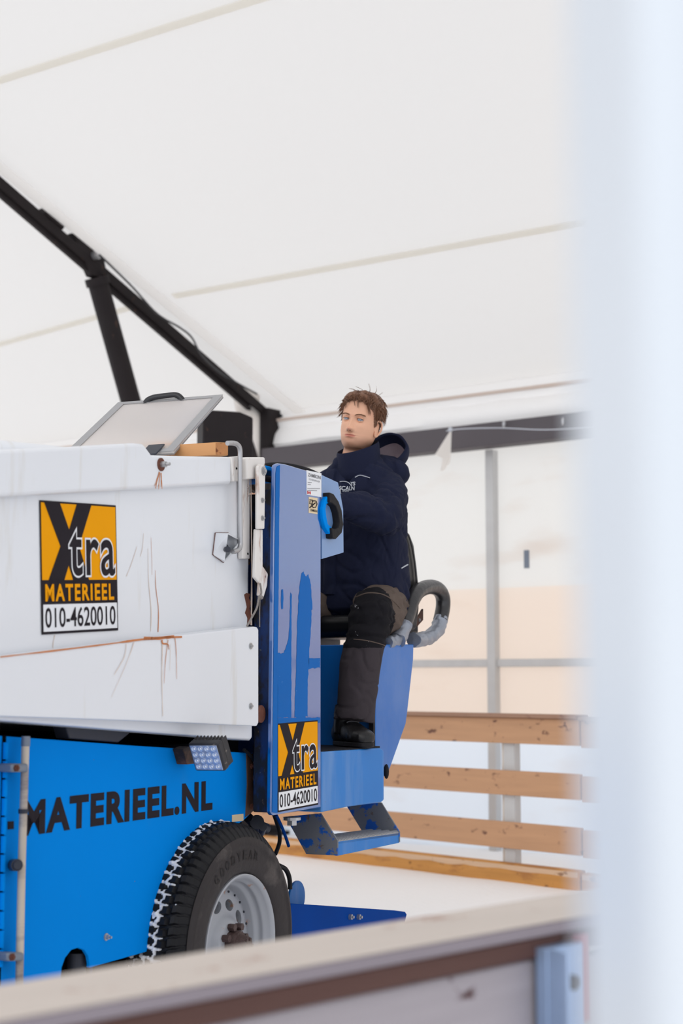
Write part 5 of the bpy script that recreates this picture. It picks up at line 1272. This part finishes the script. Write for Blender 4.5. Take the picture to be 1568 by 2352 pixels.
# ---- chest piping, print
def chest_line(pts, r, name='piping'):
    pp = [drape(*q, 0.003, 0.8) for q in smooth2(pts)]; pp = [q for q in pp if q is not None]
    return obj(name, tube(pp, r, 6), 'piping', jk, smooth=True)
def smooth2(pts): return [(a.x, a.y) for a in smooth_path([V((p[0], p[1], 0)) for p in pts], 6)]
def yz(px, py, xc):
    p = P(px, py, x=xc); return (p.y, p.z)
chest_line([yz(*q, 1.235) for q in ((778, 1106), (788, 1105), (797, 1108), (806, 1116))], 0.0016)
chest_line([yz(*q, 1.245) for q in ((814, 1096), (823, 1091), (834, 1093), (843, 1096))], 0.0018)
def chest_text(txt, px0, px1, pyb, pyt, off=0.02, xc=1.235):
    y0, z0 = yz(px0, pyb, xc); y1, z1 = yz(px1, pyb, xc); _, zt_ = yz(px0, pyt, xc)
    v0, f0 = flat_text(txt, 1.0, 1.0, off); vv_ = []
    for q in v0:
        p = drape(y0 + (y1 - y0) * q.x, z0 + (zt_ - z0) * q.z + (z1 - z0) * q.x, 0.0035, 0.8); vv_.append(p if p is not None else V((1.24, y0, z0)))
    return obj('lettering', (vv_, f0), 'piping', jk)
chest_text('YS', 802, 814, 1115, 1106); chest_text('SCALN', 779, 813, 1126, 1116); chest_text('R', 778, 785, 1134, 1126); chest_text('.com', 786, 799, 1129, 1125, 0.0)
hp_ = JB.ray_cast(V((P(929, 1301, y=-0.3).x, -0.3, P(929, 1301, y=0.06).z)), V((0, 1, 0)))
pp = []
for q in ((922, 1305), (930, 1300), (936, 1297)):
    a = P(*q, y=-0.3); b = P(*q, y=0.5); h_ = JB.ray_cast(a, (b - a).normalized())
    if h_[0] is not None: pp.append(h_[0] - (b - a).normalized() * 0.003)
if len(pp) > 1: obj('piping', tube(pp, 0.0028, 6), 'piping', jk, smooth=True)
# ---- hood lying on the back of the neck
def hood_pt(u_, w_, r=1.0):
    """u around, w 0 bottom .. 1 rim; bowl whose mouth tips forward"""
    a = 2 * PI * u_; e_ = PI / 2 * w_ * 1.15
    x = 0.082 * r * math.sin(e_) * math.cos(a); y = 0.085 * r * math.sin(e_) * math.sin(a); z = -0.080 * r * math.cos(e_)
    p = V((x, y, z)); R = Matrix.Rotation(math.radians(-58), 3, 'Y'); p = Matrix.Rotation(math.radians(14), 3, 'X') @ (R @ p)
    p += V((0.0, 0, 0.012 * noise.noise(V((a, w_ * 3, 0)))))
    return V((1.50, 0.150, 2.245)) + p
n1, n2 = 40, 14
hv2 = [hood_pt(i / n1, j / n2) for j in range(n2 + 1) for i in range(n1)]
hf2 = [(j * n1 + i, j * n1 + (i + 1) % n1, (j + 1) * n1 + (i + 1) % n1, (j + 1) * n1 + i) for j in range(n2) for i in range(n1)]
ho = obj('hood', (hv2, hf2), 'navy_cloth', jk, smooth=True); so = ho.modifiers.new('s', 'SOLIDIFY'); so.thickness = 0.010; so.offset = 0
lv = [hood_pt(i / n1, j / n2 * 0.62, 0.90) for j in range(n2 + 1) for i in range(n1)]
obj('hood_lining', (lv, hf2), 'lining', jk, smooth=True)
# ---- trousers
def leg_mesh(H, T, K, S, A, B):
    return limb([(H, .115, .115), (T, .108, .105), (K + V((0.03, 0, 0.012)), .088, .090), (K + V((0, 0, -0.05)), .083, .088), (S, .080, .086), (A, .076, .080), (B, .080, .084)], 32, 2.1, 8)
v, f, n = remeshed([leg_mesh(V((1.49, .17, 1.56)), V((1.32, .115, 1.555)), KL, V((1.09, .084, 1.36)), V((1.05, .09, 1.19)), V((1.04, .096, 1.105))),
                    leg_mesh(V((1.49, .38, 1.56)), V((1.32, .41, 1.555)), KR, V((1.02, .45, 1.36)), V((0.94, .46, 1.19)), V((0.92, .46, 1.105))),
                    sphere((1.50, .275, 1.56), (.13, .19, .105), 20, 14)], 0.0062, sm=3)
def tw(p):
    return 0.008 * noise.noise(V((p.x * 8, p.y * 8, p.z * 13))) - 0.006 * max(0, (1 - abs(noise.noise(V((p.x * 13, p.y * 11, p.z * 16))))) - 0.82) / 0.18 + (0.0035 * math.sin(p.z * 120 + 8 * p.x + 4 * noise.noise(p * 12)) if p.z > 1.40 else 0)
v = [p + nn * tw(p) for p, nn in zip(v, n)]
mb = MB().add(v, f)
def tmat(c_):
    if c_.y < 0.28:
        if c_.z < 1.395 + 0.05 * (c_.x - 1.1): return 2
        d_ = c_.x - (1.185 + 0.55 * max(0, 1.60 - c_.z) + 0.04 * math.sin(c_.y * 20))
        return 1 if d_ > 0 else 0
    return 1 if c_.x > 1.2 else 0
mb.m = [tmat(sum((v[i] for i in q), V()) / len(q)) for q in f]
tr = obj('trousers', mb, ['trouser_black', 'trouser_taupe', 'trouser_grey'], pr, smooth=True, label='dark work trousers with taupe and grey panels')
TB = BVHTree.FromPolygons(v, f)
def on_leg(px, py, off=0.003):
    a = P(px, py, y=-0.3); b = P(px, py, y=0.6); d_ = (b - a).normalized(); h_ = TB.ray_cast(a, d_); return (h_[0] - d_ * off) if h_[0] is not None else None
def seam(pts, r, m, name):
    q = [on_leg(a.x, a.y, 0.001) for a in smooth_path([V((p[0], p[1], 0)) for p in pts], 5)]; q = [a for a in q if a is not None]
    if len(q) > 2: obj(name, tube(q, r, 6), m, tr, smooth=True)
seam([(812, 1468), (840, 1471), (870, 1478), (886, 1484)], 0.0022, 'trouser_taupe', 'seam')
seam([(816, 1372), (845, 1362), (880, 1366), (905, 1382), (918, 1398)], 0.0030, 'trouser_taupe', 'seam')
# side pocket flap
q = [on_leg(*a, 0.008) for a in ((894, 1352), (902, 1342), (926, 1366), (918, 1382))]
if all(a is not None for a in q): obj('pocket_flap', prism(q, (0, -0.004, 0)), 'trouser_taupe', tr, bevel=0.001)
# hem
def hem(c_, rx, ry):
    return tube([V((c_.x + rx * math.cos(2 * PI * k / 36), c_.y + ry * math.sin(2 * PI * k / 36), c_.z)) for k in range(36)], 0.0042, 7, closed=True)
# ---- boots
def boot(heel, toe, ank, name):
    d = (toe - heel); d.z = 0; Ln = d.length; d.normalize(); s = d.cross(ZV).normalized(); z0 = heel.z; parts = []
    def sec(t, w_, h_, hz=0.0): return (heel + d * Ln * t + ZV * (hz + h_ / 2), s * w_, ZV * h_ / 2, 2.6)
    foot = loft([sec(0.00, .022, .05, .012), sec(.05, .034, .075, .010), (heel + d * Ln * .16 + ZV * .055, s * .038, ZV * .048, 2.5), sec(.32, .038, .105, .010), sec(.50, .042, .088, .010), sec(.68, .049, .068, .010), sec(.84, .048, .058, .010), sec(.95, .038, .048, .012), sec(1.0, .018, .030, .014)], 28)
    shaft = limb([(heel + d * Ln * .26 + ZV * .05, .042, .062), (heel + d * Ln * .27 + ZV * .09, .044, .060), ((heel + d * Ln * .25).lerp(V((ank.x, ank.y, heel.z)), .5) + ZV * .12, .050, .058), (ank + ZV * 0.02, .054, .056)], 24)
    v, f, n = remeshed([foot, shaft, sphere(tuple(heel + d * Ln * .84 + ZV * .036), (.046, .046, .034), 18, 12)], 0.0046, sm=3)
    v = [p + nn * (0.0025 * noise.noise(p * 26) if (p - toe).length > 0.09 else 0) for p, nn in zip(v, n)]
    b = obj('boot', (v, f), 'boot_leather', pr, smooth=True, label=name)
    out = []
    for k in range(32):
        a = 2 * PI * k / 32; t = 0.5 + 0.515 * math.cos(a); wd_ = (0.040 + 0.014 * math.sin(PI * min(1, max(0, (t - .25) / .9)))) ; e_ = math.sin(a); e_ = (abs(e_) ** 0.62) * (1 if e_ > 0 else -1)
        out.append(heel + d * Ln * t + s * wd_ * e_)
    obj('sole', prism([V((p.x, p.y, z0)) for p in out], (0, 0, 0.018)), 'black_rubber', b, bevel=0.003)
    BT = BVHTree.FromPolygons(v, f)
    for k in range(5):
        t = 0.52 - 0.058 * k
        pts_ = []
        for j in range(7):
            o_ = heel + d * Ln * (t + 0.012 * math.sin(j)) + s * (-0.026 + 0.052 * j / 6) + ZV * 0.4
            h_ = BT.ray_cast(o_, V((0, 0, -1)))
            if k >= 3: h_ = BT.ray_cast(heel + d * (Ln + .1) + s * (-0.026 + 0.052 * j / 6) + ZV * (0.092 + 0.022 * (k - 2)), -d)
            if h_[0] is not None: pts_.append(h_[0] + h_[1] * 0.002)
        if len(pts_) > 3: obj('lace', tube(pts_, 0.0024, 6), 'lace', b, smooth=True)
    return b
zb_ = pz + 0.006
boot(V((1.088, 0.195, zb_)), V((0.925, -0.018, zb_)), V((1.035, .12, 1.13)), 'black lace-up work boot')
boot(V((0.98, 0.47, zb_)), V((0.72, 0.44, zb_)), V((0.92, .46, 1.13)), 'black lace-up work boot')
